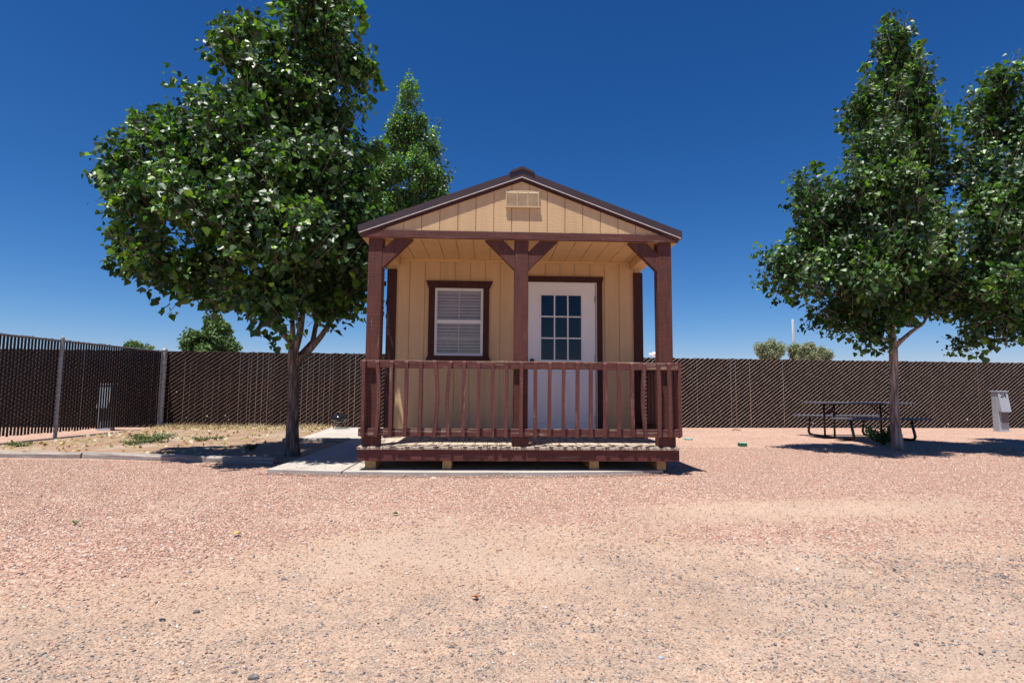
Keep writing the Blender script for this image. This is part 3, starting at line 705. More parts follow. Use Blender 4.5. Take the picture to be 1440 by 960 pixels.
# ------------------------------------------------------------------ fences
def dirpt(a, b, s, off=0):
    d = (b-a).normalized(); n = Vector((-d.y, d.x)); p = a+d*s+n*off; return p
def fence(name, label, A, B, H, zlo, slat_w, slat_t, pitch, gapf, mslat, mwire, posts, post_side, seed, wr, top_rail=False, barb=.004):
    rr = random.Random(seed); A = Vector(A); B = Vector(B); L = (B-A).length
    root = empty(name, (A.x, A.y, 0), label, 'fence')
    d = (B-A).normalized(); nn = Vector((-d.y, d.x))
    def bx(mb, s0, s1, o0, o1, z0, z1):
        i = len(mb.v)
        for z in (z0, z1):
            for s, o in ((s0, o0), (s1, o0), (s1, o1), (s0, o1)):
                p = A+d*s+nn*o; mb.v.append((p.x, p.y, z))
        mb.f += [[i,i+3,i+2,i+1],[i+4,i+5,i+6,i+7],[i,i+1,i+5,i+4],[i+1,i+2,i+6,i+5],[i+2,i+3,i+7,i+6],[i+3,i,i+4,i+7]]
    sm = MB(); s = 0
    while s < L:
        c = A+d*s
        wj = slat_w*gapf(s, rr)
        zb_ = zlo + (rr.uniform(-.012, .012)); zt_ = H+.012+rr.uniform(-.014, .008)
        sh = rr.uniform(-.0012, .0012)
        bx(sm, s+sh, s+sh+wj, -slat_t/2, slat_t/2, zb_, zt_); s += pitch
    so_ = sm.build('privacy_slats', mslat, None, fix=False); reparent(so_, root)
    wm = MB(); wp = .135; hp = .098; slope = hp/wp
    z0, z1 = zlo-.01, H+.012
    for sgn in (1, -1):
        off = -(slat_t/2+wr+.001) if sgn > 0 else (slat_t/2+wr+.001)
        s = -(z1-z0)/slope
        while s < L+(z1-z0)/slope:
            if sgn > 0: sa, za, sb, zb_ = s, z0, s+(z1-z0)/slope, z1
            else: sa, za, sb, zb_ = s, z1, s+(z1-z0)/slope, z0
            ta = max(0, -sa/(sb-sa)) if sa < 0 else 0; tb = min(1, (L-sa)/(sb-sa))
            if tb > ta:
                P0 = (sa+(sb-sa)*ta, za+(zb_-za)*ta); P1 = (sa+(sb-sa)*tb, za+(zb_-za)*tb)
                i = len(wm.v)
                for (q, z) in (P0, P1):
                    for (do, dzz) in ((-wr, 0), (0, -wr*1.2), (wr, 0), (0, wr*1.2)):
                        p = A+d*q+nn*(off+do); wm.v.append((p.x, p.y, z+dzz))
                for j in range(4): wm.f.append([i+j, i+(j+1) % 4, i+4+(j+1) % 4, i+4+j])
            s += wp
    # twisted barbs along the top
    s = 0
    while s < L:
        bx(wm, s-.002, s+.002, -.004, .004, H-.01, H+barb+rr.uniform(-.006, .004)); s += wp/2
    wo = wm.build('wire_mesh', mwire, None, fix=False); reparent(wo, root)
    for (s, r_, h_) in posts:
        p = A+d*s+nn*post_side
        mb = MB(); mb.lathe([(r_*1.0, -.1), (r_, h_-.02), (r_*1.08, h_-.02), (r_*1.08, h_), (r_*.8, h_+.03), (r_*.25, h_+.045)], (p.x, p.y), 14)
        reparent(mb.build('fence_post', M['steel'], None), root)
    if top_rail:
        a_, b_ = A+nn*.03, B+nn*.03
        mb = MB(); mb.tube([(a_.x, a_.y, H-.015), (b_.x, b_.y, H-.015)], .02, 10); reparent(mb.build('top_rail', M['pedestal_dark'], None), root)
    return root
CF = Vector((-8.24, 7.68)); CR = Vector((14.74, 9.1065)); dB = (CR-CF).normalized()
A0 = CF-dB*18; B0 = CF+dB*32
def gapback(s, rr):
    x = s-18
    g_ = .99 if x > 5 else .976
    if rr.random() < .08: g_ -= rr.uniform(.02, .05)
    return g_
fence('chain_link_fence', 'long brown slatted chain link fence running behind the cabin and picnic table', A0, B0, 1.83, .01, .0675, .004, .0675,
      gapback, M['slat'], M['wire'], [(k*3.05+.8, .024, 1.80) for k in range(17)], .035, 4, .0026)
CL = Vector((-8.57, 3.6633)); dL = (CL-CF).normalized()
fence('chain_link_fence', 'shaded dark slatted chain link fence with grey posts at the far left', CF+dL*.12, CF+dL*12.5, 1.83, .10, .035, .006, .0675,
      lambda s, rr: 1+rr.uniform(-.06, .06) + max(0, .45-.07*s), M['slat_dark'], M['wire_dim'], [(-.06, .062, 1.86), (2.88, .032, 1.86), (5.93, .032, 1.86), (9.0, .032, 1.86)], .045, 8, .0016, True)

# ------------------------------------------------------------------ trees
LEAF = np.array([(0,0,0),(-.30,.02,.0),(-.50,.26,.0),(-.30,.62,.0),(0,1,0),(.30,.62,0),(.50,.26,0),(.30,.02,0)], float)
LEAF[:,2] = np.abs(LEAF[:,0])*.28-LEAF[:,1]**2*.12
LF = np.array([(0,1,2,3),(0,3,4,4),(0,4,5,5),(0,5,6,7)])
def leaves(name, pos, out, size, tint, mat, droop=.35):
    """pos (n,3) attachment, out (n,3) direction the blade points"""
    n = len(pos)
    y = out/np.linalg.norm(out, axis=1, keepdims=True)
    r = NR.normal(0, 1, (n,3)); r[:,2] += .55
    zax = r-y*(r*y).sum(1, keepdims=True); zax /= np.linalg.norm(zax, axis=1, keepdims=True)
    xax = np.cross(y, zax)
    l = LEAF[None]*size[:,None,None]
    v = l[:,:,0:1]*xax[:,None]+l[:,:,1:2]*y[:,None]+l[:,:,2:3]*zax[:,None]+pos[:,None]
    T = np.array([(0,1,2),(0,2,3),(0,3,4),(0,4,5),(0,5,6),(0,6,7)])
    f = (T[None]+np.arange(n)[:,None,None]*8).reshape(-1,3)
    o = numpy_mesh(name, v.reshape(-1,3), f, mat); vcol(o, 'tint', np.repeat(tint, 8, 0)); return o
def crown_sprigs(lobes, core, nsp, nleaf, lsz, sprig_len, seed, up=.55, tints=None, shell=.55, yellow=.05, clump=1.15, csize=.29):
    rg = np.random.default_rng(seed)
    vol = np.array([l[3]*l[4]*l[5] for l in lobes])**.72; pr = vol/vol.sum()
    ps, outs, szs, tn, twigs = [], [], [], [], []
    subs = []
    for l in lobes:
        k = max(4, int(9*(l[3]*l[4]*l[5])**.55*clump))
        L_ = []
        for _ in range(k):
            u = rg.normal(0, 1, 3); u /= np.linalg.norm(u); q = .42+.44*rg.random()
            L_.append((u*q, .75+.5*rg.random()))
        subs.append(L_)
    for _ in range(nsp):
        li = rg.choice(len(lobes), p=pr); l = lobes[li]
        c = np.array(l[:3]); rad = np.array(l[3:6])
        u = rg.normal(0, 1, 3); u /= np.linalg.norm(u)
        q = rg.random()**(shell*.8)*.78
        p = c+u*rad*q
        if rg.random() < .72:
            cu, cs = subs[li][rg.integers(len(subs[li]))]; v_ = rg.normal(0, 1, 3); v_ /= np.linalg.norm(v_)
            p = c+cu*rad+v_*cs*csize*rg.random()**.5*np.array([1,1,1.25]); u = cu/np.linalg.norm(cu)
        rd = p-np.array(core); rd[2] = max(rd[2], -.2)*.6; rd /= np.linalg.norm(rd)+1e-6
        dr_ = rd*.6+u*.55+np.array([0,0,up])+rg.normal(0,.22,3); dr_ /= np.linalg.norm(dr_)
        L = sprig_len*(.6+.8*rg.random())
        tip = p+dr_*L*.6; st = p-dr_*L*.4
        twigs.append((st, tip))
        k = int(nleaf*(.6+.8*rg.random()))
        t = rg.random(k)**.8
        ang = rg.random(k)*6.283
        o1 = np.cross(dr_, [0,0,1.0]); o1 /= np.linalg.norm(o1)+1e-6; o2 = np.cross(dr_, o1)
        sd = o1[None]*np.cos(ang)[:,None]+o2[None]*np.sin(ang)[:,None]
        pp = st[None]+(tip-st)[None]*t[:,None]+sd*(.03+.07*rg.random((k,1)))*(lsz/.09)
        oo = sd*.8+dr_[None]*.35+np.array([0,0,-.55])[None]+rg.normal(0,.35,(k,3))
        ps.append(pp); outs.append(oo); s = lsz*(.45+.75*rg.random(k)**1.3)*(1-.35*t); szs.append(s)
        base = tints[rg.choice(len(tints))]
        tt_ = base[None]*(.55+.85*rg.random((k,1)))
        yl = rg.random(k) < yellow*(.4+1.6*t); tt_[yl] = np.array([.17,.30,.025])*(.7+.6*rg.random((yl.sum(),1)))
        tn.append(tt_)
    return np.concatenate(ps), np.concatenate(outs), np.concatenate(szs), np.concatenate(tn), twigs
GREENS = np.array([(.024,.072,.012),(.044,.115,.016),(.014,.042,.012),(.085,.185,.022),(.034,.090,.024),(.017,.050,.011)])  # darks lowered, brights raised: crown shade and lit leaves put into the tints
def bend(a, b, k=6, amp=.06, seed=0, sag=0):
    rg = random.Random(seed); a = Vector(a); b = Vector(b); L = (b-a).length
    off = [Vector((rg.uniform(-1,1), rg.uniform(-1,1), rg.uniform(-.4,.4)))*amp*L for _ in range(2)]
    return [a.lerp(b, t/k)+off[0]*math.sin(math.pi*t/k)+off[1]*.4*math.sin(2*math.pi*t/k)+Vector((0,0,-sag*math.sin(math.pi*t/k)*L)) for t in range(k+1)]
def tree(name, label, base, trunkpts, trunkr, limbs, lobes, core, nsp, nleaf, lsz, sl_, seed, bmat, lmat, group, cat='tree', yellow=.05, up=.55, tints=GREENS, twigr=.005, shoots=(), clump=1.15, csize=.29):
    root = empty(name, base, label, cat, group)
    tm = MB(); tm.tube(trunkpts, trunkr, 14)
    rg = random.Random(seed)
    for k, (pts, r0, r1) in enumerate(limbs):
        q = [Vector(p) for p in pts]
        if len(q) == 2: q = bend(q[0], q[1], 6, .07, seed+k)
        tm.tube(q, [r0+(r1-r0)*i/(len(q)-1) for i in range(len(q))], 9)
    # inner branches out to every lobe
    for k, l in enumerate(lobes):
        c = Vector(l[:3]); st = min((Vector(pp[i]).lerp(Vector(pp[i+1]), t_) for (pp, _, _) in limbs for i in range(len(pp)-1) for t_ in (.4, .8)), key=lambda p: (p-c).length+1.2*max(0, p.z-c.z+.1))
        if (c-st).length > .15:
            q = bend(st, c+Vector((0,0,l[5]*.5)), 6, .09, seed+50+k); tm.tube(q, [.015-.011*i/6 for i in range(7)], 6)
    t = tm.build('trunk', bmat, None, smooth=True); reparent(t, root)
    ps, oo, ss, tn, tw = crown_sprigs(lobes, core, nsp, nleaf, lsz, sl_, seed, up, tints, yellow=yellow, clump=clump, csize=csize)
    if shoots:
        rs_ = np.random.default_rng(seed+9); P1, O1, S1, T1 = [ps], [oo], [ss], [tn]
        for (a, b_) in shoots:
            a = np.array(a); b_ = np.array(b_); k = 46; t = rs_.random(k)**.75; an = rs_.random(k)*6.283
            q = a[None]+(b_-a)[None]*t[:,None]; sd = np.stack([np.cos(an), np.sin(an), .35*rs_.normal(size=k)], 1)
            P1.append(q+sd*(.11*(1.1-t))[:,None]); O1.append(sd+np.array([0,0,-.1])); S1.append(lsz*(.6+.6*rs_.random(k)))
            T1.append(np.array([[.075,.165,.02]])*(.5+.9*rs_.random((k,1)))); tw.append((a, b_))
        ps, oo, ss, tn = (np.concatenate(x) for x in (P1, O1, S1, T1))
    cr = leaves('crown', ps, oo, ss, tn, lmat); reparent(cr, root)
    tb = MB()
    for (a, b_) in tw: tb.tube([tuple(a), tuple(b_)], [twigr, twigr*.45], 4, False)
    reparent(tb.build('twig', bmat, None, fix=False), root)
    return root
def lobesat(Y, L, depth=.8, shift=0):
    """(px, py, radius px, radius py, depth offset) -> world ellipsoids standing round the plane y = Y"""
    o = []
    for (x, y, rx, ry, dy) in L:
        c = at(x, y, Y=Y+dy+shift); s = (c.y-CY)/F_
        o.append((c.x, c.y, c.z, rx*s, max(.28, (rx+ry)/2*s*depth), ry*s))
    return o
# big cottonwood by the path
b0 = at(411, 640, z=.0); TY = b0.y
LA = lobesat(TY, [(450,10,48,62,.1),(415,62,60,48,0),(478,95,40,60,.2),(337,74,36,30,-.2),(395,130,70,50,-.1),(462,170,66,70,.1),(297,172,36,40,.2),
    (350,215,66,62,-.5),(430,240,80,70,-.7),(500,262,36,60,.3),(222,196,40,32,0),(182,250,34,42,.1),(222,280,52,50,-.3),(300,300,72,62,-.8),
    (390,330,84,70,-1.0),(474,340,56,66,-.4),(196,345,32,38,.3),(232,372,42,30,0),(300,385,58,38,.5),(370,402,62,44,-.3),(440,405,66,46,.6),(496,385,34,40,.2),(330,260,80,70,.9),(430,300,90,90,1.1),(400,180,70,70,.9),(345,418,46,22,-.2),(400,428,40,20,-.5),(450,430,36,20,.2),(300,402,44,24,.2),(250,395,36,18,.1)], shift=-.55)
def W_(x, y, dy=0): return tuple(at(x, y, Y=TY+dy))
fk = W_(416, 498)
tree('cottonwood_tree', 'big dark green cottonwood with furrowed grey trunk beside the concrete path left of the cabin', tuple(b0),
     [tuple(b0+Vector((0,0,-.1))), tuple(b0+Vector((0,0,.04))), W_(411,610), W_(412,575), W_(413,530), W_(413,500), W_(412,485)],
     [.125,.108,.088,.079,.077,.084,.055],
     [([W_(413,500), W_(408,480), W_(392,462), W_(376,444), W_(330,390,-.2)], .055, .02),
      ([W_(413,500), W_(412,475), W_(411,445), W_(395,330,.2), W_(400,200,.2), W_(440,60,.1)], .045, .012),
      ([W_(414,495), W_(422,468), W_(427,430), W_(440,350,-.2), W_(470,200,.1)], .058, .015),
      ([W_(416,512), W_(430,498), W_(450,475), W_(474,440), W_(500,370,.2)], .062, .02),
      ([W_(418,505,.1), W_(440,480,.3), W_(447,440,.5), W_(450,330,.8)], .05, .02),
      ([W_(376,444), W_(300,370), W_(215,270,.1)], .03, .012)],
     LA, (b0.x, b0.y, 2.2), 2600, 19, .124, .44, 101, M['bark'], M['leaf'], 'cottonwood trees on the lot', yellow=.07, shoots=[(W_(*a), W_(*b)) for a, b in (((318,95),(304,44)),((285,160),(265,118)),((345,60),(352,22)),((255,200),(236,150)),((205,220),(192,166)),((190,255),(176,212)),((172,290),(150,256)),((395,40),(388,-10)),((500,60),(506,8)),((525,130),(520,90)),((520,230),(538,200)),((182,345),(158,318)),((480,30),(470,-20)))])
# cottonwood over the picnic table
b1 = at(1263, 632, z=.0); RY = b1.y
def X_(x, y, dy=0): return tuple(at(x, y, Y=RY+dy))
LB = lobesat(RY, [(1252,58,20,34,0),(1258,110,40,46,.1),(1240,165,50,48,0),(1290,170,44,50,.2),(1235,225,58,50,-.3),(1300,225,44,40,.2),(1255,285,70,56,-.6),
    (1150,285,34,40,0),(1178,310,46,48,-.3),(1135,345,40,42,.1),(1170,390,62,48,-.4),(1115,385,26,30,0),(1240,370,80,62,-.8),(1310,340,56,60,-.2),(1215,440,70,34,-.1),(1290,425,60,44,.1),(1180,440,44,24,.2),(1250,320,80,80,.8),(1340,400,40,50,.5)], shift=-.25)
tree('cottonwood_tree', 'slender pointed cottonwood with pale trunk standing in front of the picnic table', tuple(b1),
     [tuple(b1+Vector((0,0,-.1))), tuple(b1+Vector((0,0,.03))), X_(1259,600), X_(1257,560), X_(1257,520), X_(1256,490), X_(1254,455)],
     [.115,.098,.076,.068,.065,.066,.045],
     [([X_(1256,490), X_(1268,478), X_(1282,466), X_(1298,455), X_(1330,400,.1)], .045, .015),
      ([X_(1256,488), X_(1246,478), X_(1234,470), X_(1190,420,-.1)], .035, .012),
      ([X_(1254,460), X_(1254,400), X_(1250,280), X_(1252,120), X_(1252,60)], .05, .008),
      ([X_(1254,440), X_(1235,400,-.3), X_(1180,340,-.3)], .03, .012)],
     LB, (b1.x, b1.y, 2.2), 2050, 19, .116, .44, 202, M['bark_pale'], M['leaf'], 'cottonwood trees on the lot', yellow=.03, shoots=[(X_(*a), X_(*b)) for a, b in (((1250,75),(1248,24)),((1275,95),(1292,62)),((1222,125),(1216,90)),((1312,170),(1300,105)),((1325,220),(1345,150)),((1160,280),(1148,228)),((1135,310),(1124,268)),((1112,380),(1096,345)),((1205,200),(1186,170)))])
# its neighbour, cut by the right edge of the picture
b2 = Vector((9.55, 2.7, 0)); QY = b2.y
def Q_(x, y, dy=0): return tuple(at(x, y, Y=QY+dy))
LC = lobesat(QY, [(1412,120,26,34,0),(1405,175,40,46,.2),(1440,200,40,60,0),(1385,240,44,46,0),(1440,290,60,70,-.5),(1380,320,50,56,-.3),(1400,400,70,54,-.6),(1360,420,36,40,0),
    (1440,440,66,50,-.2),(1385,465,30,26,0),(1500,180,60,90,0),(1520,330,90,90,0),(1540,440,90,60,0),(1560,80,50,80,.2),(1620,300,60,80,.3),(1460,350,80,80,.9)])
tree('cottonwood_tree', 'broad dark cottonwood reaching in from the right edge, over the ground before the pedestal', tuple(b2),
     [tuple(b2+Vector((0,0,-.1))), tuple(b2+Vector((0,0,.03))), tuple(b2+Vector((0,0,.6))), tuple(b2+Vector((.02,0,1.2))), tuple(b2+Vector((0,0,1.7)))],
     [.15,.135,.105,.095,.07],
     [([tuple(b2+Vector((0,0,1.5))), Q_(1480,400), Q_(1420,330)], .05, .015), ([tuple(b2+Vector((0,0,1.6))), Q_(1520,300), Q_(1510,120)], .05, .01),
      ([tuple(b2+Vector((0,0,1.5))), Q_(1460,460), Q_(1400,420)], .035, .012)],
     LC, (b2.x, b2.y, 2.2), 2300, 19, .116, .44, 303, M['bark_pale'], M['leaf'], 'cottonwood trees on the lot', yellow=.03)
# tall one beyond the fence, behind the roof
FY = 9.3; b3 = at(585, 560, Y=FY); b3.z = 0
def Z_(x, y, dy=0): return tuple(at(x, y, Y=FY+dy))
LD = lobesat(FY, [(573,138,14,20,0),(578,175,26,26,0),(560,205,24,30,0),(598,205,18,28,.2),(545,240,20,26,0),(580,245,38,36,-.3),(612,255,18,22,0),(560,290,38,34,0),(605,290,22,24,0),(575,330,42,36,.1),(540,350,30,30,0),(600,360,40,30,.2),(525,300,16,30,.3),(532,270,16,34,0),(528,215,12,22,0),(618,275,14,18,0),(520,340,16,30,0)])
tree('cottonwood_tree', 'cottonwood with small leaves, tinted brighter as if sunlit, rising behind the left side of the cabin roof', tuple(b3),
     [tuple(b3+Vector((0,0,-.1))), tuple(b3+Vector((0,0,1.5))), tuple(b3+Vector((0,0,3.2)))], [.16,.13,.09],
     [([tuple(b3+Vector((0,0,3.1))), Z_(575,300), Z_(574,150)], .07, .01), ([tuple(b3+Vector((0,0,3.0))), Z_(550,330), Z_(545,250)], .05, .012), ([tuple(b3+Vector((0,0,3.1))), Z_(600,330), Z_(608,265)], .05, .012)],
     LD, (b3.x, b3.y, 3.0), 1900, 20, .105, .42, 404, M['bark_pale'], M['leaf'], 'cottonwood trees on the lot', yellow=.08, tints=GREENS*1.7)  # tints raised so the sunlit look sits in the leaf colour
# far trees over the fence
FG = np.array([(.085,.16,.05),(.10,.18,.055),(.06,.12,.045)])
SG = np.array([(.24,.28,.19),(.29,.33,.24),(.19,.23,.15),(.30,.31,.20)])
def fartree(name, label, Y, lob, px, seed, nsp, lsz, sl_, tints, group, cat='tree', nleaf=22, up=.5):
    c = at(px, 560, Y=Y); z0 = float(gz(c.x, Y)); b = Vector((c.x, Y, z0)); L = lobesat(Y, lob)
    top = min(L, key=lambda l: abs(l[0]-c.x)); k = Vector((c.x, Y, max(z0+.5, min(l[2] for l in L)-.2)))
    sc_ = (Y-CY)/F_
    tree(name, label, tuple(b), [tuple(b-Vector((0,0,.2))), tuple(b.lerp(k, .5)), tuple(k)], [5*sc_, 4*sc_, 3*sc_],
         [([tuple(k), tuple(Vector(top[:3]))], 2.5*sc_, .5*sc_)], L, (b.x, b.y, k.z-.5), nsp, nleaf, lsz, sl_, seed, M['bark'], M['leaf_far'], group, cat, .02, up, tints, twigr=.012, clump=.35, csize=.30)
fartree('broadleaf_tree', 'round bushy green tree showing above the fence left of the big cottonwood', 34,
        [(303,466,19,21,0),(316,482,13,15,0),(291,482,15,16,.5),(270,478,11,14,0),(264,491,9,10,0),(300,500,32,14,0),(325,490,7,9,0),(303,455,11,10,0)], 295, 11, 700, .25, .6, FG, 'trees beyond the fence')
fartree('broadleaf_tree', 'small green treetop just clearing the dark left fence near its corner', 40,
        [(182,488,4,3,0),(192,487,5,4,0),(203,491,4,3,0),(190,499,14,8,0)], 190, 12, 200, .24, .5, FG, 'trees beyond the fence')
fartree('shrub', 'grey-green shrub above the fence, farthest left of the thin pole', 36,
        [(1068,490,8,5,0),(1080,489,12,6,0),(1093,492,9,6,0),(1084,500,16,8,0)], 1082, 13, 420, .13, .55, SG, 'shrubs beyond the fence', 'shrub', 22, .7)
fartree('shrub', 'small grey-green shrub above the fence right at the foot of the thin pole', 37,
        [(1113,492,7,5,0),(1118,498,9,7,0)], 1115, 14, 190, .13, .5, SG, 'shrubs beyond the fence', 'shrub', 22, .7)
fartree('shrub', 'widest grey-green shrub above the fence, right of the thin pole', 35,
        [(1133,494,10,6,0),(1148,495,14,6,0),(1160,499,10,5,0),(1140,504,26,8,0)], 1142, 15, 520, .13, .55, SG, 'shrubs beyond the fence', 'shrub', 22, .7)
# thin pole
pb_ = at(1119, 560, Y=46); pr_ = MB(); pz0 = float(gz(pb_.x, 46))
pr_.tube([(pb_.x, 46, pz0-.3), (pb_.x-.02, 46, at(1119, 449, Y=46).z)], [.13, .10], 10)
po = empty('utility_pole', (pb_.x, 46, pz0), 'thin grey pole rising behind the shrubs and under the picnic table tree', 'pole')
reparent(pr_.build('pole_shaft', M['pole'], None, smooth=True), po)
for sx in (-.09, .09): reparent(MB().box(pb_.x+sx-.012, pb_.x+sx+.012, 45.84, 45.86, pz0+.3, at(1119, 450, Y=46).z).build('conduit', M['pole'], None), po)

# ------------------------------------------------------------------ timbers
def timber(A, B, w_, h, label, seed, mat='timber'):
    rr = random.Random(seed); A = Vector(A); B = Vector(B); L = (B-A).length; a = math.atan2(B.y-A.y, B.x-A.x)
    mb = MB(); n = 14; prof = [(-.5,0),(-.5,.75),(-.36,1),(.36,1),(.5,.75),(.5,0)]
    for k in range(n+1):
        j = rr.uniform(-.006, .006); jz = rr.uniform(-.004, .004)
        for (u, v) in prof: mb.v.append((L*k/n, u*w_+j, v*h+jz*(v > 0)))
    for k in range(n):
        for q in range(6): a_ = k*6+q; b_ = k*6+(q+1) % 6; mb.f.append([a_, b_, b_+6, a_+6])
    mb.f.append(list(range(6))); mb.f.append([n*6+q for q in range(6)])
    o = mb.build('landscape_timber', M[mat], None); o.location = (A.x, A.y, float(gz((A.x+B.x)/2, (A.y+B.y)/2))-.012); o.rotation_euler = (0, 0, a)
    return tag(o, label, 'timber', 'timbers edging the dirt bed')
timber((-8.35, 1.93), (-5.90, 1.80), .13, .085, 'sunlit weathered grey timber edging the dirt bed at the far left', 1)
timber((-5.87, 1.80), (-3.10, 1.25), .13, .092, 'long grey timber edging the dirt bed, its right end shaded in front of the tree', 2)
timber((-3.93, 3.82), (-2.80, 3.86), .12, .10, 'shaded timber between dirt bed and concrete behind the tree trunk', 3)

# ------------------------------------------------------------------ picnic table
TC = (7.42, 5.35)
def picnic():
    x0_, y0_ = TC; g0 = float(gz(*TC))
    root = empty('picnic_table', (x0_, y0_, g0), 'dark metal-framed picnic table with two benches in the shade of the pointed cottonwood', 'picnic table')
    def pl(name, ya, yb, z, L, n):
        mb = MB(); w_ = (yb-ya)/n
        for k in range(n): mb.box(-L/2, L/2, ya+k*w_+.004, ya+(k+1)*w_-.004, z-.04, z, .006)
        return mb.build(name, M['plank'], root)
    pl('tabletop', -.36, .36, .755, 1.98, 5); pl('bench_seat', -.83, -.57, .455, 1.86, 2); pl('bench_seat', .57, .83, .455, 1.86, 2)
    for sx in (-.62, .62):
        mb = MB(); pts = [(sx, -.71, .41), (sx, -.72, .30), (sx, -.76, .17), (sx, -.78, .09), (sx, -.74, .04), (sx, -.64, .022), (sx, 0, .022), (sx, .64, .022), (sx, .74, .04), (sx, .78, .09), (sx, .76, .17), (sx, .72, .30), (sx, .71, .41)]
        mb.tube(pts, .026, 10); f_ = mb.build('frame', M['black'], root, smooth=True)
        mb = MB()
        for y_ in (-.17, .17): mb.tube([(sx, y_, .02), (sx, y_, .71)], .02, 10)
        mb.build('upright', M['black'], root, smooth=True)
        MB().box(sx-.018, sx+.018, -.34, .34, .695, .714).build('bracket', M['black'], root)
        for y_ in (-.71, .71): MB().box(sx-.018, sx+.018, y_-.12, y_+.12, .398, .4145).build('bracket', M['black'], root)
        s = -1 if sx > 0 else 1
        mb = MB(); mb.tube([(sx, -.17, .47), (sx+s*.30, -.05, .70)], .013, 8); mb.tube([(sx, .17, .47), (sx+s*.30, .05, .70)], .013, 8)
        mb.build('brace', M['black'], root, smooth=True)
picnic()

# ------------------------------------------------------------------ pedestals
def pedestal(loc, label, number):
    root = empty('utility_pedestal', loc, label, 'pedestal', 'utility pedestals')
    w_ = .135
    MB().prism([(-.09,-.02),(.07,-.02),(.07,1.00),(-.09,1.00)], -w_, w_, 'x').build('housing', M['pedestal'], root)
    MB().prism([(-.091,.53),(-.19,.50),(-.187,.52),(-.110,.995),(-.091,.995)], -w_+.01, w_-.005, 'x').build('hood', M['pedestal'], root)
    MB().box(-w_-.02, w_+.02, -.13, .09, 1.001, 1.03, .004).build('cap', M['pedestal'], root)
    MB().box(-w_+.06, w_-.006, -.0945, -.0905, .22, .50).build('outlet_recess', M['pedestal_dark'], root)
    MB().box(-w_-.02, w_+.02, -.11, .09, -.04, .015).build('footing', M['concrete'], root)
    o = MB()
    o.box(-w_+.055, -w_+.0595, -.115, -.0906, .20, .50); o.build('recess_edge', M['pedestal'], root)
    if number:
        cu = bpy.data.curves.new('number', 'FONT'); cu.body = number; cu.size = .15; cu.extrude = .002; cu.align_x = 'CENTER'; cu.offset = .006
        t = bpy.data.objects.new('number', cu); COL.objects.link(t)
        me = t.to_mesh().copy() if False else bpy.data.meshes.new_from_object(t)
        bpy.data.objects.remove(t); me.materials.clear(); me.materials.append(M['ink'])
        n_ = bpy.data.objects.new('number', me); COL.objects.link(n_); n_.parent = root
        n_.location = (-.0, -.1305, .865); n_.rotation_euler = (math.pi/2-math.atan(.077/.475), 0, 0)
    return root
pp = at(1408, 607, z=0)
pedestal((pp.x+.12, pp.y+.13, 0), 'grey electrical pedestal with number 24 in front of the fence at the right edge', '24')
p2 = at(150, 597, Y=6.6)
pedestal((p2.x, 6.6, 0), 'pale pedestal glimpsed through the slats of the dark left fence', None)

# ------------------------------------------------------------------ kettle grill
kg = at(478, 602, z=.065)
kr = empty('kettle_grill', (kg.x, kg.y-.1, .065), 'small black portable kettle grill on the concrete by the back fence', 'grill')
mb = MB(); mb.lathe([(.05,.145),(.12,.165),(.17,.20),(.186,.235),(.182,.235),(.165,.205),(.11,.172)], n=28); mb.build('bowl', M['kettle'], kr, smooth=True)
mb = MB(); mb.lathe([(.195,.234),(.195,.243),(.175,.275),(.135,.305),(.08,.325),(.02,.332)], n=28); mb.build('lid', M['kettle'], kr, smooth=True)
mb = MB(); mb.tube([(-.045,0,.325),(-.045,0,.362),(.045,0,.362),(.045,0,.325)], .008, 6); mb.build('handle', M['black'], kr)
for a in (30, 150, 270):
    ca, sa = math.cos(math.radians(a)), math.sin(math.radians(a))
    mb = MB(); mb.tube([(.09*ca-.02*sa,.09*sa+.02*ca,.165),(.17*ca,.17*sa,.008)], .008, 8); mb.build('leg', M['ash'], kr)

# ------------------------------------------------------------------ small ground things
gbx = at(1044, 627, z=0)
o = empty('valve_box', (gbx.x, gbx.y, float(gz(gbx.x, gbx.y))), 'small dark green box poking out of the gravel right of the cabin', 'valve box')
MB().prism([(-.065,-.03),(.065,-.03),(.055,.055),(-.055,.055)], -.06, .06).build('body', M['greenbox'], o)
MB().box(-.062, .062, -.066, .066, .0555, .070, .006).build('lid', M['greenlid'], o)
lb = at(968, 618, z=0)
o = empty('valve_box', (lb.x, lb.y, float(gz(lb.x, lb.y))), 'flat round pale green lid set in the gravel close to the right porch post', 'valve box')
MB().lathe([(.085,-.03),(.085,.008),(.078,.012)], n=20).build('body', M['greenbox'], o)
mb = MB(); mb.lathe([(.083,.0125),(.080,.026),(.05,.032),(.01,.033)], n=20); mb.build('lid', M['greenlid'], o)
def rock(px, py, s, label, mat, flat=.5, seed=0):
    c = at(px, py, z=-.02); c = at(px, py, z=float(gz(c.x, c.y))); rr = random.Random(seed); mb = MB()
    import bmesh
    b = bmesh.new(); bmesh.ops.create_icosphere(b, subdivisions=2, radius=1)
    for v in b.verts:
        k = 1+.22*(rr.random()-.5)+.18*math.sin(v.co.x*3+seed)*math.cos(v.co.y*4+seed); v.co = Vector((v.co.x*s*k, v.co.y*s*.7*k, v.co.z*s*flat*k))
    me = bpy.data.meshes.new('stone'); b.to_mesh(me); b.free(); me.materials.append(mat)
    q = bpy.data.objects.new('stone', me); COL.objects.link(q); q.location = (c.x, c.y, float(gz(c.x, c.y))+s*flat*.35)
    return tag(q, label, 'stone')
rock(610, 673, .036, 'flat pale stone lying against the front edge of the concrete pad', M['stone'], .35, 1)
rock(494, 668, .030, 'lumpy grey stone at the front corner where path meets pad', M['timber'], .7, 2)
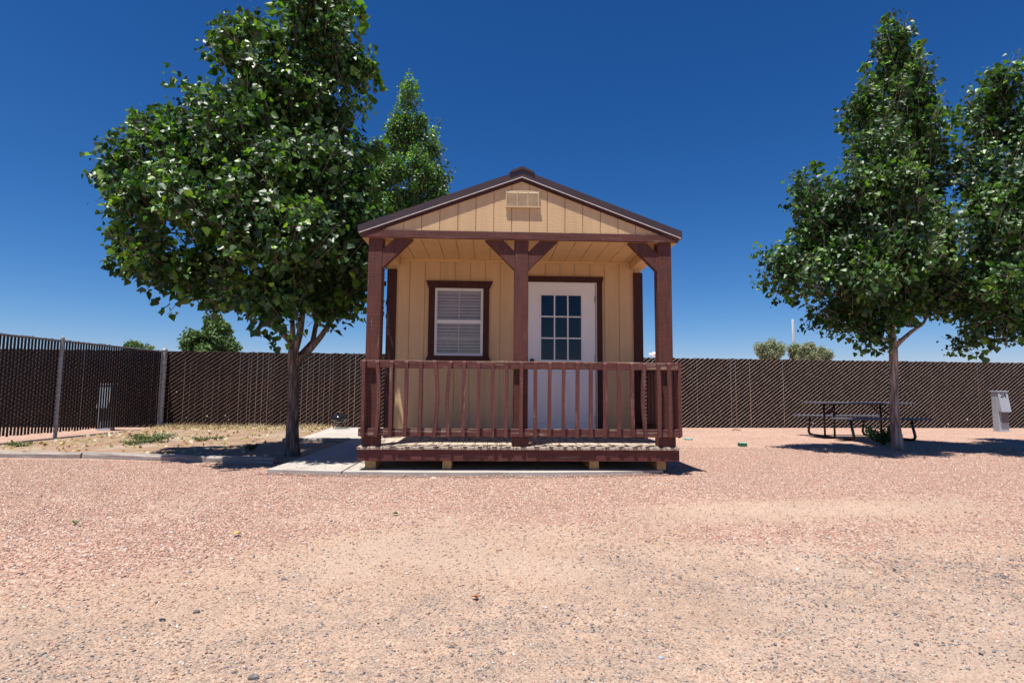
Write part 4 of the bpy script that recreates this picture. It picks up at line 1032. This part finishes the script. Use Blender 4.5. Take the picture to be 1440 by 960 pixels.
rock(356, 954, .018, 'dark grey pebble at the bottom edge of the gravel, left of centre', M['pedestal_dark'], .55, 3)
rock(276, 861, .015, 'dark bluish pebble in the sandy ground at the lower left', M['pedestal_dark'], .6, 4)
rock(228, 872, .013, 'small brown-black pebble left of the bluish one in the sandy ground', M['interior'], .6, 5)
rock(929, 925, .012, 'blue-grey pebble at the bottom, right of centre', M['pedestal'], .5, 6)
def leaf1(px, py, s, label, mat, rot, seed):
    c = at(px, py, z=-.03); mb = MB(); rr = random.Random(seed)
    for i, (x, y, z) in enumerate(LEAF): mb.v.append((x*s, y*s, abs(x)*s*.7+abs(y-.4)*s*.35+rr.uniform(0, .1)*s))
    k = len(mb.v)
    mb.v += [(x, y, z-.001) for (x, y, z) in mb.v]
    for t in ((0,1,2),(0,2,3),(0,3,4),(0,4,5),(0,5,6),(0,6,7)): mb.f.append(list(t)); mb.f.append([q+k for q in t[::-1]])
    o = mb.build('fallen_leaf', mat, None, fix=False); o.location = (c.x, c.y, float(gz(c.x, c.y))+.006); o.rotation_euler = (.1, .15, rot)
    return tag(o, label, 'leaf')
leaf1(672, 843, .034, 'curled rust-coloured dry leaf on the sandy gravel in the foreground', M['dryleaf'], 1.3, 1)
leaf1(338, 753, .055, 'yellow fallen leaf on the pink gravel in front of the path', M['yellowleaf'], 2.2, 2)
leaf1(105, 738, .05, 'green fallen leaf on the gravel at the left', M['freshleaf'], .6, 3)
leaf1(559, 724, .05, 'olive fallen leaf on the gravel in front of the window side of the cabin', M['freshleaf'], 1.9, 4)
# dark twig near the fence
tw = at(1036, 606, z=0); mb = MB(); mb.tube([(tw.x-.11, tw.y, .02), (tw.x-.03, tw.y+.02, .045), (tw.x+.05, tw.y-.01, .03), (tw.x+.12, tw.y+.01, .018)], [.012,.014,.012,.006], 6)
tag(mb.build('twig', M['bark'], None), 'short dark twig on the gravel near the back fence', 'twig')
# weeds ---------------------------------------------------------------------
def weed(x, y, z, r, h, n, seed, label, tints, lsz=.03, group='weeds on the ground', name='weed'):
    rg = np.random.default_rng(seed); global NR
    root = empty(name, (x, y, z), label, 'weed', group)
    k = n; a = rg.random(k)*6.283; q = rg.random(k)**.6; el_ = rg.random(k)
    st = MB(); ps = []; oo = []
    for i in range(k//6):
        aa = rg.random()*6.283; L = .5+.5*rg.random(); tip = np.array([math.cos(aa)*r*L, math.sin(aa)*r*L, h*(1.15-.7*L*rg.random())])
        st.tube([(0,0,-.01), tuple(tip*.5+np.array([0,0,h*.12])), tuple(tip)], [.004,.003,.0015], 4, False)
        for _ in range(6):
            t = .3+.7*rg.random(); ps.append(tip*t+rg.normal(0,.008,3)); oo.append(np.array([math.cos(aa), math.sin(aa), .6])+rg.normal(0,.6,3))
    ps = np.array(ps); oo = np.array(oo); ps[:,2] = np.maximum(ps[:,2], .005)
    c = tints[rg.integers(0, len(tints), len(ps))]*(.8+.4*rg.random((len(ps),1)))
    l = leaves('foliage', ps, oo, lsz*(.6+.8*rg.random(len(ps))), c, M['leaf_far']); l.parent = root
    s_ = st.build('stem', M['freshleaf'], root, fix=False)
    return root
WG = np.array([(.14,.17,.08),(.20,.23,.12),(.09,.13,.05),(.28,.28,.17)])
DG = np.array([(.035,.08,.025),(.05,.10,.03)])
def bedz(x, y): return float(dz(x, y))
for i, (px, py, r, h, n, lab, ti) in enumerate([
    (212,621,.42,.13,520,'leafy grey-green weed patch sprawling on the dirt by the left fence corner', WG),
    (188,625,.22,.07,150,'low weed just left of the sprawling weed patch', WG),
    (283,620,.20,.06,150,'small tuft of weeds in the middle of the dirt bed', WG),
    (306,619,.12,.06,70,'tiny green weed right of the tuft in the middle of the dirt bed', WG),
    (28,626,.25,.05,140,'low weed on the dirt near the dark fence at the far left', WG),
    (352,631,.13,.08,80,'dark little weed in the tree shadow behind the timber', DG)]):
    c = at(px, py, z=.02); weed(c.x, c.y, bedz(c.x, c.y), r, h, n, 70+i, lab, ti)
c = at(1245, 626, z=0); weed(c.x, c.y+.05, 0, .30, .30, 620, 90, 'dark green weeds growing at the foot of the pale cottonwood trunk', DG, .045)
# dry grass and litter ---------------------------------------------------------
def blades(name, n, seed, region, hgt, wid, pal_, label, cat, zf, clumps):
    rg = np.random.default_rng(seed)
    cx = rg.random(clumps)*(region[1]-region[0])+region[0]; cy = rg.random(clumps)*(region[3]-region[2])+region[2]; cr = .08+.3*rg.random(clumps)
    k = rg.integers(0, clumps, n); x = cx[k]+rg.normal(0,1,n)*cr[k]; y = cy[k]+rg.normal(0,1,n)*cr[k]
    ok = inpoly(x, y, DIRT); x = x[ok]; y = y[ok]; n = len(x)
    z = zf(x, y); a = rg.random(n)*6.283; h = hgt*(.3+rg.random(n)); w_ = wid*(.6+.8*rg.random(n)); ln = h*(.3+1.3*rg.random(n)); b_ = a+1.57
    p0 = np.stack([x-np.cos(b_)*w_, y-np.sin(b_)*w_, z-.003], 1); p1 = np.stack([x+np.cos(b_)*w_, y+np.sin(b_)*w_, z-.003], 1); p2 = np.stack([x+np.cos(a)*ln, y+np.sin(a)*ln, z+h], 1)
    v = np.stack([p0, p1, p2], 1).reshape(-1,3); f = np.arange(n*3).reshape(-1,3)
    o = numpy_mesh(name, v, f, M['straw']); vcol(o, 'tint', np.repeat(pal_[rg.integers(0, len(pal_), n)]*(.7+.6*rg.random((n,1))), 3, 0))
    return tag(o, label, cat, kind='stuff')
M['straw'] = pebmat(); M['straw'].name = 'dry_straw'
ST = np.array([(.40,.30,.18),(.48,.38,.25),(.33,.23,.14),(.24,.22,.12)])
blades('dry_grass', 5500, 5, (-8,-3.9,3.2,7.7), .022, .004, ST, 'thin dry straw coloured grass scattered over the dirt bed', 'grass', dz, 60)
blades('dry_grass', 3500, 6, (-8,-4.0,7.1,7.75), .10, .004, ST, 'taller dry grass tufts along the foot of the back fence', 'grass', dz, 30)
rg = np.random.default_rng(77); n = 1600
lx = -8.1+4.2*rg.random(n)**1.4; ly = np.where(rg.random(n) < .6, 7.6-.9*rg.random(n)**1.6, 1.9+5.6*rg.random(n)); ok = inpoly(lx, ly, DIRT); lx = lx[ok]; ly = ly[ok]; n = len(lx)
dirs = np.stack([rg.normal(0,1,n), rg.normal(0,1,n), .25*rg.random(n)], 1)
LT = np.array([(.62,.58,.48),(.50,.38,.22),(.36,.22,.11),(.55,.50,.30)])
lo = leaves('leaf_litter', np.stack([lx, ly, dz(lx, ly)+.008+.01*rg.random(n)], 1), dirs, .035+.035*rg.random(n), LT[rg.integers(0,4,n)]*(.8+.4*rg.random((n,1))), M['leaf_far'])
tag(lo, 'pale dry leaves littering the dirt bed along the fence', 'leaf litter', kind='stuff')
# specks blown into the fence: pale leaves caught in the wire
rg = random.Random(9)
cfx = [(248,551),(262,587),(291,585),(322,590),(241,577),(420,593),(317,584),(1333,596),(1356,580),(1360,589),(1329,600),(1262,596),(1143,595)]
for i, (px, py) in enumerate(cfx):
    p = at(px, py, Y=7.7); t = (p.x-CF.x)*dB.y/dB.x+CF.y; p = at(px, py, Y=t-.02)
    mb = MB(); s = .03+rg.random()*.015
    for (x, y, z) in LEAF: mb.v.append((x*s, z*s-.0, y*s-.5*s))
    for t_ in ((0,1,2),(0,2,3),(0,3,4),(0,4,5),(0,5,6),(0,6,7)): mb.f.append(list(t_))
    o = mb.build('caught_leaf', M['stone'], None, fix=False); o.location = tuple(p); o.rotation_euler = (rg.uniform(-.4,.4), rg.uniform(-2,2), rg.uniform(-.4,.4))
    tag(o, 'pale dry leaf caught in the wire of the long brown fence', 'leaf', 'pale leaves caught in the fence wire')
# tiny cloud low on the horizon, seen between the right post and the wall ------------
import bmesh
b = bmesh.new(); cp = at(921, 499, Y=2600); rr = random.Random(2)
for k in range(16):
    mm = Matrix.Translation((rr.uniform(-26, 26), rr.uniform(-10, 10), rr.uniform(-3, 7)*(1))) @ Matrix.Scale(rr.uniform(5, 10), 4)
    bmesh.ops.create_icosphere(b, subdivisions=3, radius=1, matrix=mm)
me = bpy.data.meshes.new('cloud'); b.to_mesh(me); b.free(); me.materials.append(M['cloud'])
for p in me.polygons: p.use_smooth = True
o = bpy.data.objects.new('cloud', me); COL.objects.link(o); o.location = cp; tag(o, kind='structure')
